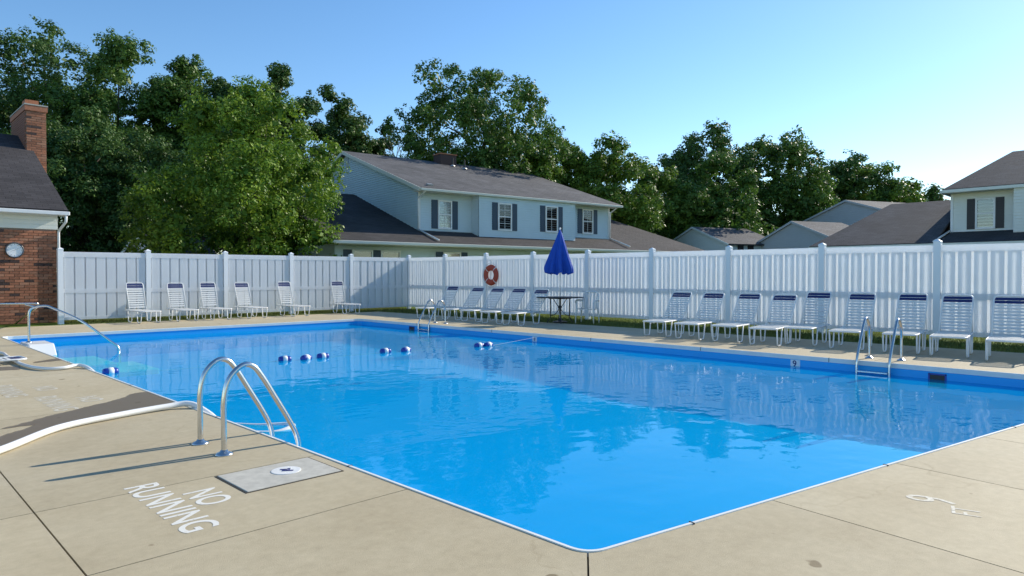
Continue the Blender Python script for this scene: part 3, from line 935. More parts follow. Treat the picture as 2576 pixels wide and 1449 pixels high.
# white moulded steps in the shallow corner
st = thing('pool_steps', 'white moulded plastic steps in the shallow corner of the pool', 'steps')
MB().add([(x, y, z) for x in (2.40, 2.80) for y, z in ((13.9, -0.7), (14.35, -0.3), (14.75, 0.03), (15.5, 0.03), (15.5, -0.7))],
         [(0, 1, 2, 3, 4), (9, 8, 7, 6, 5), (0, 5, 6, 1), (1, 6, 7, 2), (2, 7, 8, 3), (3, 8, 9, 4), (4, 9, 5, 0)]).build('platform', M['plastic'], st, bevel=0.02)
MB().box((3.22, 14.7, -0.55), (0.80, 1.6, 0.44)).build('tread', M['plastic'], st, bevel=0.02)
MB().box((3.98, 14.7, -0.60), (0.70, 1.6, 0.2)).build('tread', M['plastic'], st, bevel=0.02)

# ------------------------------------------------------------------ hoses and the float line
def hose(label, pts, r):
    o = MB().tube(spline(pts, 10), r, 12).build('vacuum_hose', M['hose'], None, True)
    tag(o, label, 'hose', 'pool hoses')
hose('thick white vacuum hose crossing the near deck into the water by the ladder',
     [(-1.6, 4.0, 0.03), (-0.4, 4.85, 0.03), (0.3, 5.42, 0.03), (0.79, 5.90, 0.03), (1.25, 6.45, 0.03), (1.75, 6.67, 0.03), (2.17, 6.76, 0.035), (2.36, 6.72, 0.04),
      (2.45, 6.52, -0.03), (2.56, 6.25, -0.165), (2.8, 5.95, -0.19), (3.0, 5.95, -0.165), (3.04, 6.10, -0.17), (2.85, 6.30, -0.185), (2.70, 6.6, -0.20), (2.66, 7.0, -0.26), (2.6, 7.4, -0.5)], 0.0265)
hose('white hose curving over the left deck edge behind the wet patch',
     [(1.2, 14.9, 0.027), (1.80, 13.7, 0.027), (1.83, 12.9, 0.027), (1.80, 12.08, 0.027), (1.83, 11.2, 0.027), (1.95, 10.75, 0.027), (2.12, 10.66, 0.03), (2.32, 10.74, 0.04), (2.40, 10.50, 0.0),
      (2.46, 10.2, -0.14), (2.55, 9.8, -0.4), (2.9, 9.2, -0.9)], 0.022)

fl = thing('float_line', 'rope of blue and white floats strung across the pool', 'float line')
fpts = [(2.40, 11.3), (2.83, 11.24), (5.35, 10.83), (5.70, 10.75), (6.03, 10.77), (7.28, 10.68), (7.68, 10.58), (9.24, 10.22), (9.46, 10.18), (10.86, 10.05)]
rope = [(fpts[0][0], fpts[0][1], -0.05)] + [(x, y, WATER_Z - 0.006) for x, y in fpts[1:-1]] + [(fpts[-1][0], fpts[-1][1], -0.06)]
MB().tube(spline(rope, 8), 0.0035, 6).build('rope', M['rope'], fl, True)
fp = [(0.012, -0.105), (0.045, -0.100), (0.058, -0.07), (0.060, -0.035), (0.060, 0.035), (0.058, 0.07), (0.045, 0.100), (0.012, 0.105)]
float_me = MB().lathe(fp, 20, axis='X').mesh('float', M['float_blue'], True)
band_me = MB().lathe([(0.0600, -0.036), (0.0635, -0.034), (0.0645, 0.0), (0.0635, 0.034), (0.0600, 0.036)], 20, axis='X').mesh('band', M['white'], True)
for i, (x, y) in enumerate(fpts[1:-1]):
    o = link('float', float_me, fl, (x, y, WATER_Z + 0.018), R((2, -14, 20, -8, -10, 14, -5, 8)[i]))
    link('band', band_me, o)

# depth tiles and skimmers in the pool wall
def wall_part(y, z, sy, sz, name, m, proud=0.006):
    x = rx(y)
    return MB().box((x - proud / 2 + 0.001, y, z), (proud, sy, sz)).build(name, m, shell)
t9 = wall_part(4.42, -0.135, 0.15, 0.13, 'depth_tile', M['white'])
text('tile_number', '9', M['navy_print'], t9, (rx(4.42) - 0.009, 4.43, -0.135), R(-90), 0.10, 0.06, R(90))
t7 = wall_part(10.2, -0.125, 0.13, 0.11, 'depth_tile', M['white'])
text('tile_number', '8', M['navy_print'], t7, (rx(10.2) - 0.009, 10.2, -0.125), R(-90), 0.08, 0.045, R(90))
for y, wd in ((2.45, 0.17), (14.82, 0.2)):
    x = rx(y)
    fr0 = MB()
    for dy, dz, sy, sz in ((0, 0.085, wd + 0.05, 0.02), (0, -0.105, wd + 0.05, 0.02), (wd / 2 + 0.015, -0.01, 0.02, 0.19), (-wd / 2 - 0.015, -0.01, 0.02, 0.19)):
        fr0.box((x - 0.004, y + dy, -0.18 + dz), (0.012, sy, sz))
    s0 = fr0.build('skimmer', M['float_blue'], shell)
    MB().box((x - 0.0015, y, -0.19), (0.003, wd + 0.01, 0.175)).build('skimmer_mouth', M['black'], s0)
    MB().box((x - 0.005, y - 0.02, -0.215), (0.006, wd * 0.7, 0.02)).build('weir', M['twig'], s0)

# ------------------------------------------------------------------ brick pool building
bb = thing('brick_building', 'brick pool building with grey shingle roof and a tall chimney', 'building')
WY, WX, WZ = 21.96, 4.25, 2.54
MB().box((1.12, WY + 5.5, WZ / 2), (6.24, 10.96, WZ)).build('wall_core', M['mortar'], bb)
def brick_mesh(m): return MB().box((0, 0, 0), (0.203, 0.03, 0.062)).mesh('brick', m)
bms = [brick_mesh(M['brick']), brick_mesh(M['brick_dark']), brick_mesh(M['brick_orange'])]
PX, PZ = 0.2135, 0.0735
def pick():
    r = random.random()
    return bms[0] if r < 0.62 else (bms[2] if r < 0.93 else bms[1])
rest = MB(); side = MB()
zz = 0.04; row = 0
while zz < WZ - 0.01:
    x = WX - 0.1 - (PX / 2 if row % 2 else 0)
    if row % 2:
        o = link('brick', pick(), bb, (WX - 0.052, WY - 0.003, zz), 0, (0.49, 1, 1))
        x = WX - 0.1 - PX / 2
    while x > -2.0:
        if x > 2.72: link('brick', pick(), bb, (x, WY - 0.003 - random.uniform(0, .003), zz))
        else: rest.box((x, WY - 0.003, zz), (0.203, 0.03, 0.062))
        x -= PX
    y = WY + 0.1
    while y < WY + 10.8:
        side.box((WX + 0.003, y + (PX / 2 if row % 2 else 0), zz), (0.03, 0.203, 0.062)); y += PX
    zz += PZ; row += 1
tag(rest.build('brick_course', M['brick'], bb), kind='stuff')
tag(side.build('brick_course', M['brick'], bb), kind='stuff')
MB().box((1.14, WY + 5.5, 2.79), (6.26, 11.02, 0.50)).build('frieze', M['siding_w'], bb)
for k in range(4):
    MB().box((1.14, WY - 0.014, 2.60 + k * 0.115), (6.27, 0.012, 0.105)).build('siding_board', M['siding_w'], bb)
EZ, EY, RYb, RZb, OX = 3.06, 21.58, 27.4, 5.92, 4.45
rf = MB().roof([(-2.4, EY, EZ), (OX, EY, EZ), (OX, RYb, RZb), (-2.4, RYb, RZb)], 0.1)
rf.roof([(OX, 2 * RYb - EY, EZ), (-2.4, 2 * RYb - EY, EZ), (-2.4, RYb, RZb), (OX, RYb, RZb)], 0.1)
roof_o = rf.build('roof', M['roof_dark'], bb)
gv = MB().add([(4.22, WY, 3.0), (4.22, 33.0, 3.0), (4.22, RYb, RZb - 0.15), (4.24, WY, 3.0), (4.24, 33.0, 3.0), (4.24, RYb, RZb - 0.15)], [(0, 2, 1), (3, 4, 5), (0, 1, 4, 3), (1, 2, 5, 4), (2, 0, 3, 5)])
gv.build('gable', M['siding_w'], bb)
MB().box((1.0, EY - 0.045, EZ - 0.095), (6.95, 0.10, 0.10)).build('gutter', M['white'], bb, bevel=0.015)
MB().box((1.0, EY + 0.2, EZ - 0.13), (6.85, 0.34, 0.02)).build('soffit', M['white'], bb)
MB().tube(round_path([(OX - 0.06, EY - 0.05, EZ - 0.12), (OX - 0.06, EY - 0.03, EZ - 0.32), (WX + 0.035, WY - 0.05, EZ - 0.56), (WX + 0.035, WY - 0.05, 0.1)], 0.06, 4), 0.034, 8).build('downspout', M['white'], bb, True)
# chimney outside the gable
CX0, CX1, CY0, CY1, CZ = 4.27, 4.80, 26.1, 28.6, 6.72
ch = MB().box(((CX0 + CX1) / 2, (CY0 + CY1) / 2, CZ / 2), (CX1 - CX0, CY1 - CY0, CZ)).build('chimney', M['mortar'], bb)
zz = 3.9; row = 0
while zz < CZ - 0.02:
    for x, w_ in (((0.133, 1.24), (0.397, 1.24)) if row % 2 == 0 else ((0.066, 0.60), (0.265, 1.24), (0.464, 0.60))):
        o = link('brick', pick() if zz < 6.0 or random.random() < 0.5 else bms[1 if random.random() < .35 else 0], ch, (CX0 + x, CY0 - 0.003, zz), 0, (w_, 1, 1))
    zz += PZ; row += 1
lf = MB(); zz = 4.0; row = 0
while zz < CZ - 0.02:
    y = CY0 + 0.1 + (PX / 2 if row % 2 else 0)
    while y < CY1 - 0.05:
        lf.box((CX0 - 0.003, y, zz), (0.03, 0.203, 0.062)); y += PX
    zz += PZ; row += 1
tag(lf.build('brick_course', M['brick'], ch), kind='stuff')
MB().box(((CX0 + CX1) / 2 + 0.0, (CY0 + CY1) / 2, CZ - 0.10), (CX1 - CX0 + 0.08, CY1 - CY0 + 0.08, 0.16)).build('corbel', M['brick'], ch)
MB().box(((CX0 + CX1) / 2, (CY0 + CY1) / 2, CZ + 0.01), (CX1 - CX0 + 0.10, CY1 - CY0 + 0.10, 0.04)).build('crown', M['lid'], ch)
MB().box((CX0 + 0.2, CY0 + 0.5, CZ + 0.12), (0.36, 0.5, 0.18)).build('flue', M['copper'], ch)
rr2 = MB().roof([(-2.4, RYb + 0.4, RZb + 0.02), (3.9, RYb + 0.4, RZb + 0.02), (3.6, RYb + 1.8, RZb + 0.62), (-2.4, RYb + 1.8, RZb + 0.62)], 0.3)
rr2.build('rear_roof', M['roof_dark'], bb)

ck = thing('wall_clock', 'round white clock with a dark rim on the brick wall', 'clock', (3.30, WY - 0.02, 1.955))
ck.scale = (0.9, 1, 0.9)
MB().lathe([(0.195, 0.0), (0.225, 0.0), (0.235, 0.025), (0.225, 0.05), (0.198, 0.055), (0.195, 0.04)], 40, axis='Y', caps=False).build('rim', M['clock_rim'], ck, True)
MB().lathe([(0.198, 0.0), (0.198, 0.036), (0.0001, 0.0365)], 40, axis='Y').build('face', M['clock_face'], ck)
for k in range(12):
    a = k * math.pi / 6
    MB().box((0.165 * math.sin(a), -0.038, 0.165 * math.cos(a)), (0.008, 0.002, 0.03), 0, a).build('tick', M['clock_rim'], ck)
for ang, ln in ((R(62), 0.12), (R(250), 0.085)):
    MB().box((math.sin(ang) * ln * 0.42, -0.040, math.cos(ang) * ln * 0.42), (0.010, 0.002, ln), 0, ang).build('hand', M['galv'], ck)

# ------------------------------------------------------------------ houses
def siding_wall(poly_fn, w, z0, z1, step=0.115):
    pass

def lap(mb, a, b, z0, z1, nrm, step=0.115, clip=None):
    """lapped boards between plan points a and b, from z0 to z1; clip(s) gives the wall top at fraction s"""
    a, b, nrm = Vector(a), Vector(b), Vector(nrm).normalized()
    z = z0
    while z < z1 - 1e-4:
        zt = min(z + step, z1)
        if clip is None: segs = [(0.0, 1.0)]
        else:
            ss = [k / 80 for k in range(81) if clip(k / 80) >= z + step * 0.5]
            segs = [(min(ss), max(ss))] if len(ss) > 1 else []
        for s0, s1 in segs:
            p, q = a.lerp(b, s0), a.lerp(b, s1)
            o0, o1 = nrm * 0.038, nrm * 0.006
            mb.add([(p.x + o0.x, p.y + o0.y, z), (q.x + o0.x, q.y + o0.y, z), (q.x + o1.x, q.y + o1.y, zt), (p.x + o1.x, p.y + o1.y, zt),
                    (p.x, p.y, z), (q.x, q.y, z)], [(0, 1, 2, 3), (0, 4, 5, 1)])
        z = zt

def window(parent, c, w, h, nrm, sh_m, shw=0.36, grid=(2, 3), blind=0.5, glass=True):
    """c = centre on the wall plane; nrm = outward normal in plan; builds window > pane, blind, sash and two shutters"""
    nv = Vector((nrm[0], nrm[1], 0)).normalized(); tv = Vector((-nv.y, nv.x, 0)); c = Vector(c)
    rz = math.atan2(tv.y, tv.x)
    f = MB()
    fw = 0.07
    for du, dz, su, sz in ((0, h / 2, w + fw * 2, fw), (0, -h / 2, w + fw * 2, fw * 1.2), (w / 2 + fw / 2, 0, fw, h - fw), (-w / 2 - fw / 2, 0, fw, h - fw), (0, 0, w, 0.05)):
        p = c + tv * du + nv * 0.045
        f.box((p.x, p.y, c.z + dz), (su, 0.07, sz), rz)
    fo = f.build('window', M['white'], parent)
    p = c + nv * 0.012
    MB().box((p.x, p.y, p.z), (w, 0.008, h - 0.04), rz).build('interior', M['darkroom'], fo)
    p = c + nv * 0.024
    MB().box((p.x, p.y, c.z + h / 2 * (1 - blind) - 0.02), (w - 0.04, 0.006, h * blind - 0.03), rz).build('blind', M['blind'], fo)
    p = c + nv * 0.036
    MB().box((p.x, p.y, p.z), (w, 0.006, h - 0.06), rz).build('pane', M['glass'], fo)
    g = MB()
    for i in range(1, grid[0]):
        q = c + tv * (w * (i / grid[0] - 0.5)) + nv * 0.044
        g.box((q.x, q.y, q.z), (0.018, 0.008, h - 0.06), rz)
    for j in range(1, grid[1] * 2):
        if j == grid[1]: continue
        q = c + nv * 0.044
        g.box((q.x, q.y, c.z + h * (j / (2 * grid[1]) - 0.5)), (w, 0.006, 0.018), rz)
    if grid[0] > 1: g.build('muntin', M['white'], fo)
    if shw:
        for s in (-1, 1):
            b = MB(); q = c + tv * s * (w / 2 + fw + shw / 2 + 0.01) + nv * 0.03
            b.box((q.x, q.y, q.z), (shw, 0.03, h + 0.06), rz)
            for k in range(12):
                qq = q + nv * 0.018
                if abs(k - 5.5) < 0.6: continue
                b.box((qq.x, qq.y, c.z + (k - 5.5) * h / 12.5), (shw - 0.08, 0.012, h / 12.5 * 0.6), rz)
            b.build('shutter', sh_m, parent)
    return fo

HZ = R(-8)
hs = thing('house', 'two-storey pale green house with slate shutters beyond the back fence', 'house', (18.86, 25.02, 0), HZ)
UW, VD = 12.25, 16.0
EVZ, RGZ, RGV = 5.27, 8.18, 8.0
def rz_(v): return EVZ + (RGZ - EVZ) * (1 - abs(v - RGV) / (RGV + 0.6))
core = MB()
core.box((UW / 2, VD / 2, 2.6), (UW - 0.04, VD - 0.04, 5.2))
core.add([(0.02, 0.02, 5.2), (0.02, VD - 0.02, 5.2), (0.02, RGV, rz_(RGV) - 0.2), (UW - 0.02, 0.02, 5.2), (UW - 0.02, VD - 0.02, 5.2), (UW - 0.02, RGV, rz_(RGV) - 0.2)],
         [(0, 1, 2), (3, 5, 4)])
core.box((6.03, -0.28, 4.25), (6.14, 0.60, 1.95))
core.build('wall', M['siding'], hs)
sd = MB()
lap(sd, (0, VD), (0, 0), 3.0, RGZ - 0.1, (-1, 0), clip=lambda s: rz_(VD * (1 - s)) - 0.14)
lap(sd, (0, 0), (2.94, 0), 3.3, 5.2, (0, -1)); lap(sd, (9.12, 0), (UW, 0), 3.3, 5.2, (0, -1))
lap(sd, (2.94, -0.6), (9.12, -0.6), 3.16, 5.24, (0, -1)); lap(sd, (2.94, 0), (2.94, -0.6), 3.16, 5.2, (-1, 0))
tag(sd.build('siding', M['siding'], hs), kind='stuff')
rf = MB().roof([(-0.28, -0.68, EVZ), (UW + 0.35, -0.68, EVZ), (UW + 0.35, RGV, RGZ), (-0.28, RGV, RGZ)], 0.12)
rf.roof([(UW + 0.35, VD + 0.7, EVZ), (-0.28, VD + 0.7, EVZ), (-0.28, RGV, RGZ), (UW + 0.35, RGV, RGZ)], 0.12)
rfo = rf.build('roof', M['roof'], hs)
for a, b in (((-0.30, -0.70, EVZ - 0.10), (-0.30, RGV, RGZ - 0.10)), ((-0.30, RGV, RGZ - 0.10), (-0.30, VD + 0.7, EVZ - 0.10))):
    a, b = Vector(a), Vector(b); mid_ = (a + b) / 2; ln = (b - a).length
    o = MB().box((0, 0, 0), (0.04, ln, 0.17)).build('rake_board', M['trim'], rfo, loc=mid_)
    o.rotation_euler = (math.atan2(b.z - a.z, b.y - a.y), 0, 0)
MB().box((UW / 2 + 0.03, -0.735, EVZ - 0.09), (UW + 0.62, 0.11, 0.12)).build('gutter', M['trim'], hs, bevel=0.02)
MB().box((UW / 2, -0.34, EVZ - 0.125), (UW + 0.5, 0.62, 0.02)).build('soffit', M['trim'], hs)
MB().box((-0.035, 7.9, 7.55), (0.05, 0.34, 0.55)).build('gable_vent', M['siding_g'], hs)
for x in (0.04, UW - 0.04):
    MB().box((x, -0.012, 4.2), (0.11, 0.06, 1.95)).build('corner_trim', M['white'], hs)
MB().tube(round_path([(-0.02, -0.72, EVZ - 0.12), (-0.04, -0.5, EVZ - 0.28), (-0.04, -0.09, EVZ - 0.42), (-0.04, -0.09, 3.40)], 0.08, 4), 0.038, 8).build('downspout', M['white'], hs, True)
MB().tube([(-0.05, -0.10, 3.42), (0.02, -1.80, 2.86)], 0.04, 8).build('downspout', M['white'], hs, True)
MB().tube(round_path([(UW - 0.02, -0.72, EVZ - 0.12), (UW, -0.1, EVZ - 0.42), (UW, -0.09, 3.40)], 0.08, 4), 0.038, 8).build('downspout', M['white'], hs, True)
MB().tube([(UW, -0.10, 3.42), (UW - 0.2, -1.80, 2.90)], 0.04, 8).build('downspout', M['white'], hs, True)
for u, v, w, z, off in ((1.40, 0, 0.62, 4.17, 0), (4.46, -0.6, 0.70, 4.19, 0), (7.46, -0.6, 0.70, 4.23, 0), (10.57, 0, 0.66, 4.30, 0)):
    window(hs, (u, v, z), w, 1.28, (0, -1), M['shutter'], 0.33, (2, 2) if u < 5 else (2, 1), 0.75 if u < 3 else (0.35 if u < 6 else 0.95))
LEZ, LV, LR = 2.72, -2.02, 5.70
lw = MB().roof([(-4.9, LV, LEZ), (18.9, LV, LEZ), (17.5, 7.0, LR), (-4.9, 7.0, LR)], 0.12)
lw.roof([(17.5, 14.0, LEZ + 0.5), (-4.9, 14.0, LEZ + 0.5), (-4.9, 7.0, LR), (17.5, 7.0, LR)], 0.12)
lw.build('lower_roof', M['roof_dark'], hs)
MB().box((-2.2, 5.8, 1.3), (4.4, 13.5, 2.6)).box((15.1, 5.8, 1.3), (5.6, 13.5, 2.6)).box((6.2, -0.45, 1.3), (12.4, 0.9, 2.6)).build('ground_floor_wall', M['siding'], hs)
s2 = MB(); lap(s2, (-4.4, -0.95), (0.0, -0.95), 0.1, 2.6, (0, -1)); lap(s2, (0.0, -0.905), (12.4, -0.905), 0.1, 2.6, (0, -1))
tag(s2.build('siding', M['siding'], hs), kind='stuff')
MB().box((7.0, LV - 0.055, LEZ - 0.085), (23.9, 0.11, 0.13)).build('gutter', M['trim'], hs, bevel=0.02)
MB().box((7.0, -1.5, LEZ - 0.16), (23.7, 1.0, 0.02)).build('soffit', M['trim'], hs)
for u in (-3.2, -1.9, 1.2):
    window(hs, (u, -0.96, 1.75), 0.8, 1.2, (0, -1), M['shutter'], 0.36 if u != -1.9 else 0, (1, 1), 0.6)
cm = MB().box((6.05, 7.6, 8.08), (1.1, 0.8, 0.9)).build('chimney', M['brick_dark'], hs)
MB().box((6.05, 7.6, 8.56), (1.18, 0.88, 0.06)).build('crown', M['copper'], cm)
for u, v, h in ((6.6, 6.3, 0.55), (6.15, 6.9, 0.5)):
    zr = EVZ + (RGZ - EVZ) * (v + .68) / (RGV + .68)
    p = MB().tube([(u, v, zr - 0.05), (u, v, zr + h)], 0.045, 10).build('vent_pipe', M['black'], hs)
    MB().lathe([(0.16, zr), (0.14, zr + 0.05), (0.06, zr + 0.1)], 12, (u, v, 0)).build('flashing', M['galv'], p)
MB().box((0.55, -0.1, EVZ + 0.24), (0.28, 0.2, 0.08), 0, 0, R(18)).build('roof_vent', M['galv'], hs)

# house on the right, facade along the pool's long axis
h2 = thing('house', 'white-sided house with black shutters at the right edge beyond the fence', 'house', (34.98, 7.48, 0), 0)
# local: x away from the pool, y along the facade (negative = towards the right edge)
MB().box((4.0, -7.0, 2.5), (8.0, 14.0, 5.0)).box((-0.27, -8.2, 3.95), (0.6, 11.8, 1.95)).build('wall', M['siding_w'], h2)
s3 = MB(); lap(s3, (0, 0), (0, -2.3), 3.1, 5.0, (-1, 0), 0.13); lap(s3, (-0.58, -2.3), (-0.58, -14), 3.0, 5.0, (-1, 0), 0.13); lap(s3, (0, 0), (8, 0), 2.9, 5.0, (0, 1), 0.13)
tag(s3.build('siding', M['siding_w'], h2), kind='stuff')
E2, R2 = 5.08, 7.12
rf = MB().roof([(-0.62, 0.25, E2), (-0.62, -14.5, E2), (4.0, -14.5, R2), (4.0, -1.55, R2)], 0.1)
rf.roof([(8.6, -14.5, E2), (8.6, 0.25, E2), (4.0, -1.55, R2), (4.0, -14.5, R2)], 0.1)
rf.roof([(8.6, 0.25, E2), (-0.62, 0.25, E2), (4.0, -1.55, R2)], 0.1)
rf.build('roof', M['roof_brown'], h2)
MB().box((-0.66, -7.1, E2 - 0.10), (0.10, 14.7, 0.13)).build('gutter', M['siding_w'], h2)
MB().box((-0.3, -7.1, E2 - 0.16), (0.6, 14.6, 0.02)).build('soffit', M['siding_w'], h2)
MB().box((4, 0.30, E2 - 0.10), (9.2, 0.1, 0.13)).build('gutter', M['siding_w'], h2)
MB().box((-0.01, 0.0, 4.0), (0.1, 0.1, 1.9)).build('corner_trim', M['white'], h2)
window(h2, (0, -1.23, 3.98), 0.58, 1.26, (-1, 0), M['shutter_k'], 0.30, (1, 1), 0.52)
window(h2, (-0.57, -4.2, 3.98), 0.6, 1.26, (-1, 0), M['shutter_k'], 0.30, (1, 1), 0.52)
wg = MB().roof([(-2.2, 5.35, 2.70), (-2.2, 0.18, 2.70), (3.5, 0.18, 5.0), (3.5, 3.45, 5.0)], 0.1)
wg.roof([(9.2, 5.35, 2.70), (-2.2, 5.35, 2.70), (3.5, 3.45, 5.0)], 0.1)
wg.roof([(9.2, 0.18, 2.70), (9.2, 5.35, 2.70), (3.5, 3.45, 5.0), (3.5, 0.18, 5.0)], 0.1)
wg.build('wing_roof', M['roof_brown'], h2)
MB().box((3.4, 2.5, 1.3), (9.6, 5.0, 2.6)).box((3.0, -7, 1.3), (8.6, 14.0, 2.6)).build('ground_floor_wall', M['siding_w'], h2)
MB().box((-2.25, 2.76, 2.60), (0.1, 5.2, 0.12)).build('gutter', M['siding_w'], h2)
MB().box((-2.25, -7, 2.60), (0.1, 14.2, 0.12)).build('gutter', M['siding_w'], h2)
sk = MB().roof([(-2.2, 0.17, 2.68), (-2.2, -14.0, 2.68), (0.0, -14.0, 3.24), (0.0, 0.0, 3.24)], 0.08)
sk.build('skirt_roof', M['roof_dark'], h2)
MB().tube([(0.0, 0.06, 3.3), (-2.1, 0.22, 2.74)], 0.045, 8).build('downspout', M['white'], h2, True)

def gable_house(label, peak, az, half, slope, length, wm, rm, base_z=0.0, rear=0.0):
    """ridge runs from the peak along compass azimuth az (degrees from +Y towards +X); the gable faces back"""
    a = R(90 - az)
    root = thing('house', label, 'house', (peak[0], peak[1], 0), a)      # local x along the ridge, +y left-away
    pz = peak[2]; ez = pz - slope * half
    MB().add([(0, -half, -0.1), (0, half, -0.1), (0, half, ez), (0, 0, pz - 0.06), (0, -half, ez),
              (length, -half, -0.1), (length, half, -0.1), (length, half, ez), (length, 0, pz - 0.06), (length, -half, ez)],
             [(0, 4, 3, 2, 1), (5, 6, 7, 8, 9), (0, 5, 9, 4), (1, 2, 7, 6)]).build('wall', wm, root)
    sdm = MB(); lap(sdm, (0, half), (0, -half), 1.2, pz - 0.1, (-1, 0), 0.16, clip=lambda s: pz - slope * abs(half - 2 * half * s) - 0.1)
    tag(sdm.build('siding', wm, root), kind='stuff')
    hh = half + 0.35; e2 = pz - slope * hh
    r = MB().roof([(-0.15, -hh, e2), (length + .15, -hh, e2), (length + .15, 0, pz), (-0.15, 0, pz)], 0.1)
    r.roof([(length + .15, hh, e2), (-0.15, hh, e2), (-0.15, 0, pz), (length + .15, 0, pz)], 0.1)
    r.build('roof', rm, root)
    for s in (-1, 1):
        o = MB().box((0, 0, 0), (0.03, math.hypot(hh, slope * hh), 0.14)).build('rake_board', wm, root, loc=(-0.165, s * hh / 2, (pz + e2) / 2 - 0.07))
        o.rotation_euler = (-s * math.atan(slope), 0, 0)
    return root
gable_house('grey house with a low broad gable in front of the taller gable', (45.07, 18.71, 4.97), 115, 5.3, 0.37, 4.0, M['siding_g'], M['roof'])
gable_house('grey house with the higher gable, behind the low gabled one', (55.02, 18.73, 7.17), 115, 9.0, 0.30, 6.0, M['siding_g'], M['roof'])
g3 = gable_house('small grey-roofed house under the trees right of the green house', (44.86, 25.98, 4.95), 112, 3.6, 0.36, 4.8, M['siding'], M['roof'])
for k in (1.2, 2.1, 3.4):
    MB().box((k, -3.63, 3.0), (0.5, 0.05, 0.9)).build('window', M['darkroom'], g3)
shd = gable_house('small white gable peeking over the fence left of the bright maple', (9.45, 32.93, 3.15), 75, 1.5, 0.75, 3.0, M['siding_w'], M['roof'])

# ------------------------------------------------------------------ trees
LM = {'dark': leaf_mat('leaf_dark', (0.034, 0.085, 0.017), (0.11, 0.195, 0.04)),
      'mid': leaf_mat('leaf_mid', (0.045, 0.11, 0.018), (0.14, 0.24, 0.04)),
      'maple': leaf_mat('leaf_maple', (0.052, 0.135, 0.016), (0.26, 0.38, 0.036), 0.30),
      'light': leaf_mat('leaf_light', (0.065, 0.14, 0.016), (0.18, 0.28, 0.038), 0.30)}

def leaf_mesh(cent, nrm, size, tint, r):
    k = len(cent)
    nrm = nrm / np.linalg.norm(nrm, axis=1, keepdims=True)
    rd = r.normal(size=(k, 3))
    t = np.cross(nrm, rd); t /= np.linalg.norm(t, axis=1, keepdims=True) + 1e-9
    b = np.cross(nrm, t)
    s = (size * r.uniform(0.5, 1.6, k))[:, None]
    v = np.empty((k, 4, 3))
    v[:, 0] = cent - t * s
    v[:, 1] = cent + b * s * 0.62 + nrm * s * 0.12
    v[:, 2] = cent + t * s
    v[:, 3] = cent - b * s * 0.62 - nrm * s * 0.16
    me = bpy.data.meshes.new('crown')
    me.vertices.add(4 * k); me.vertices.foreach_set('co', v.reshape(-1))
    me.loops.add(4 * k); me.loops.foreach_set('vertex_index', np.arange(4 * k, dtype=np.int32))
    me.polygons.add(k); me.polygons.foreach_set('loop_start', np.arange(0, 4 * k, 4, dtype=np.int32))
    me.polygons.foreach_set('loop_total', np.full(k, 4, dtype=np.int32))
    me.update(calc_edges=True)
    a = me.attributes.new('tint', 'FLOAT', 'FACE'); a.data.foreach_set('value', np.clip(tint, 0, 1).astype(np.float32))
    return me

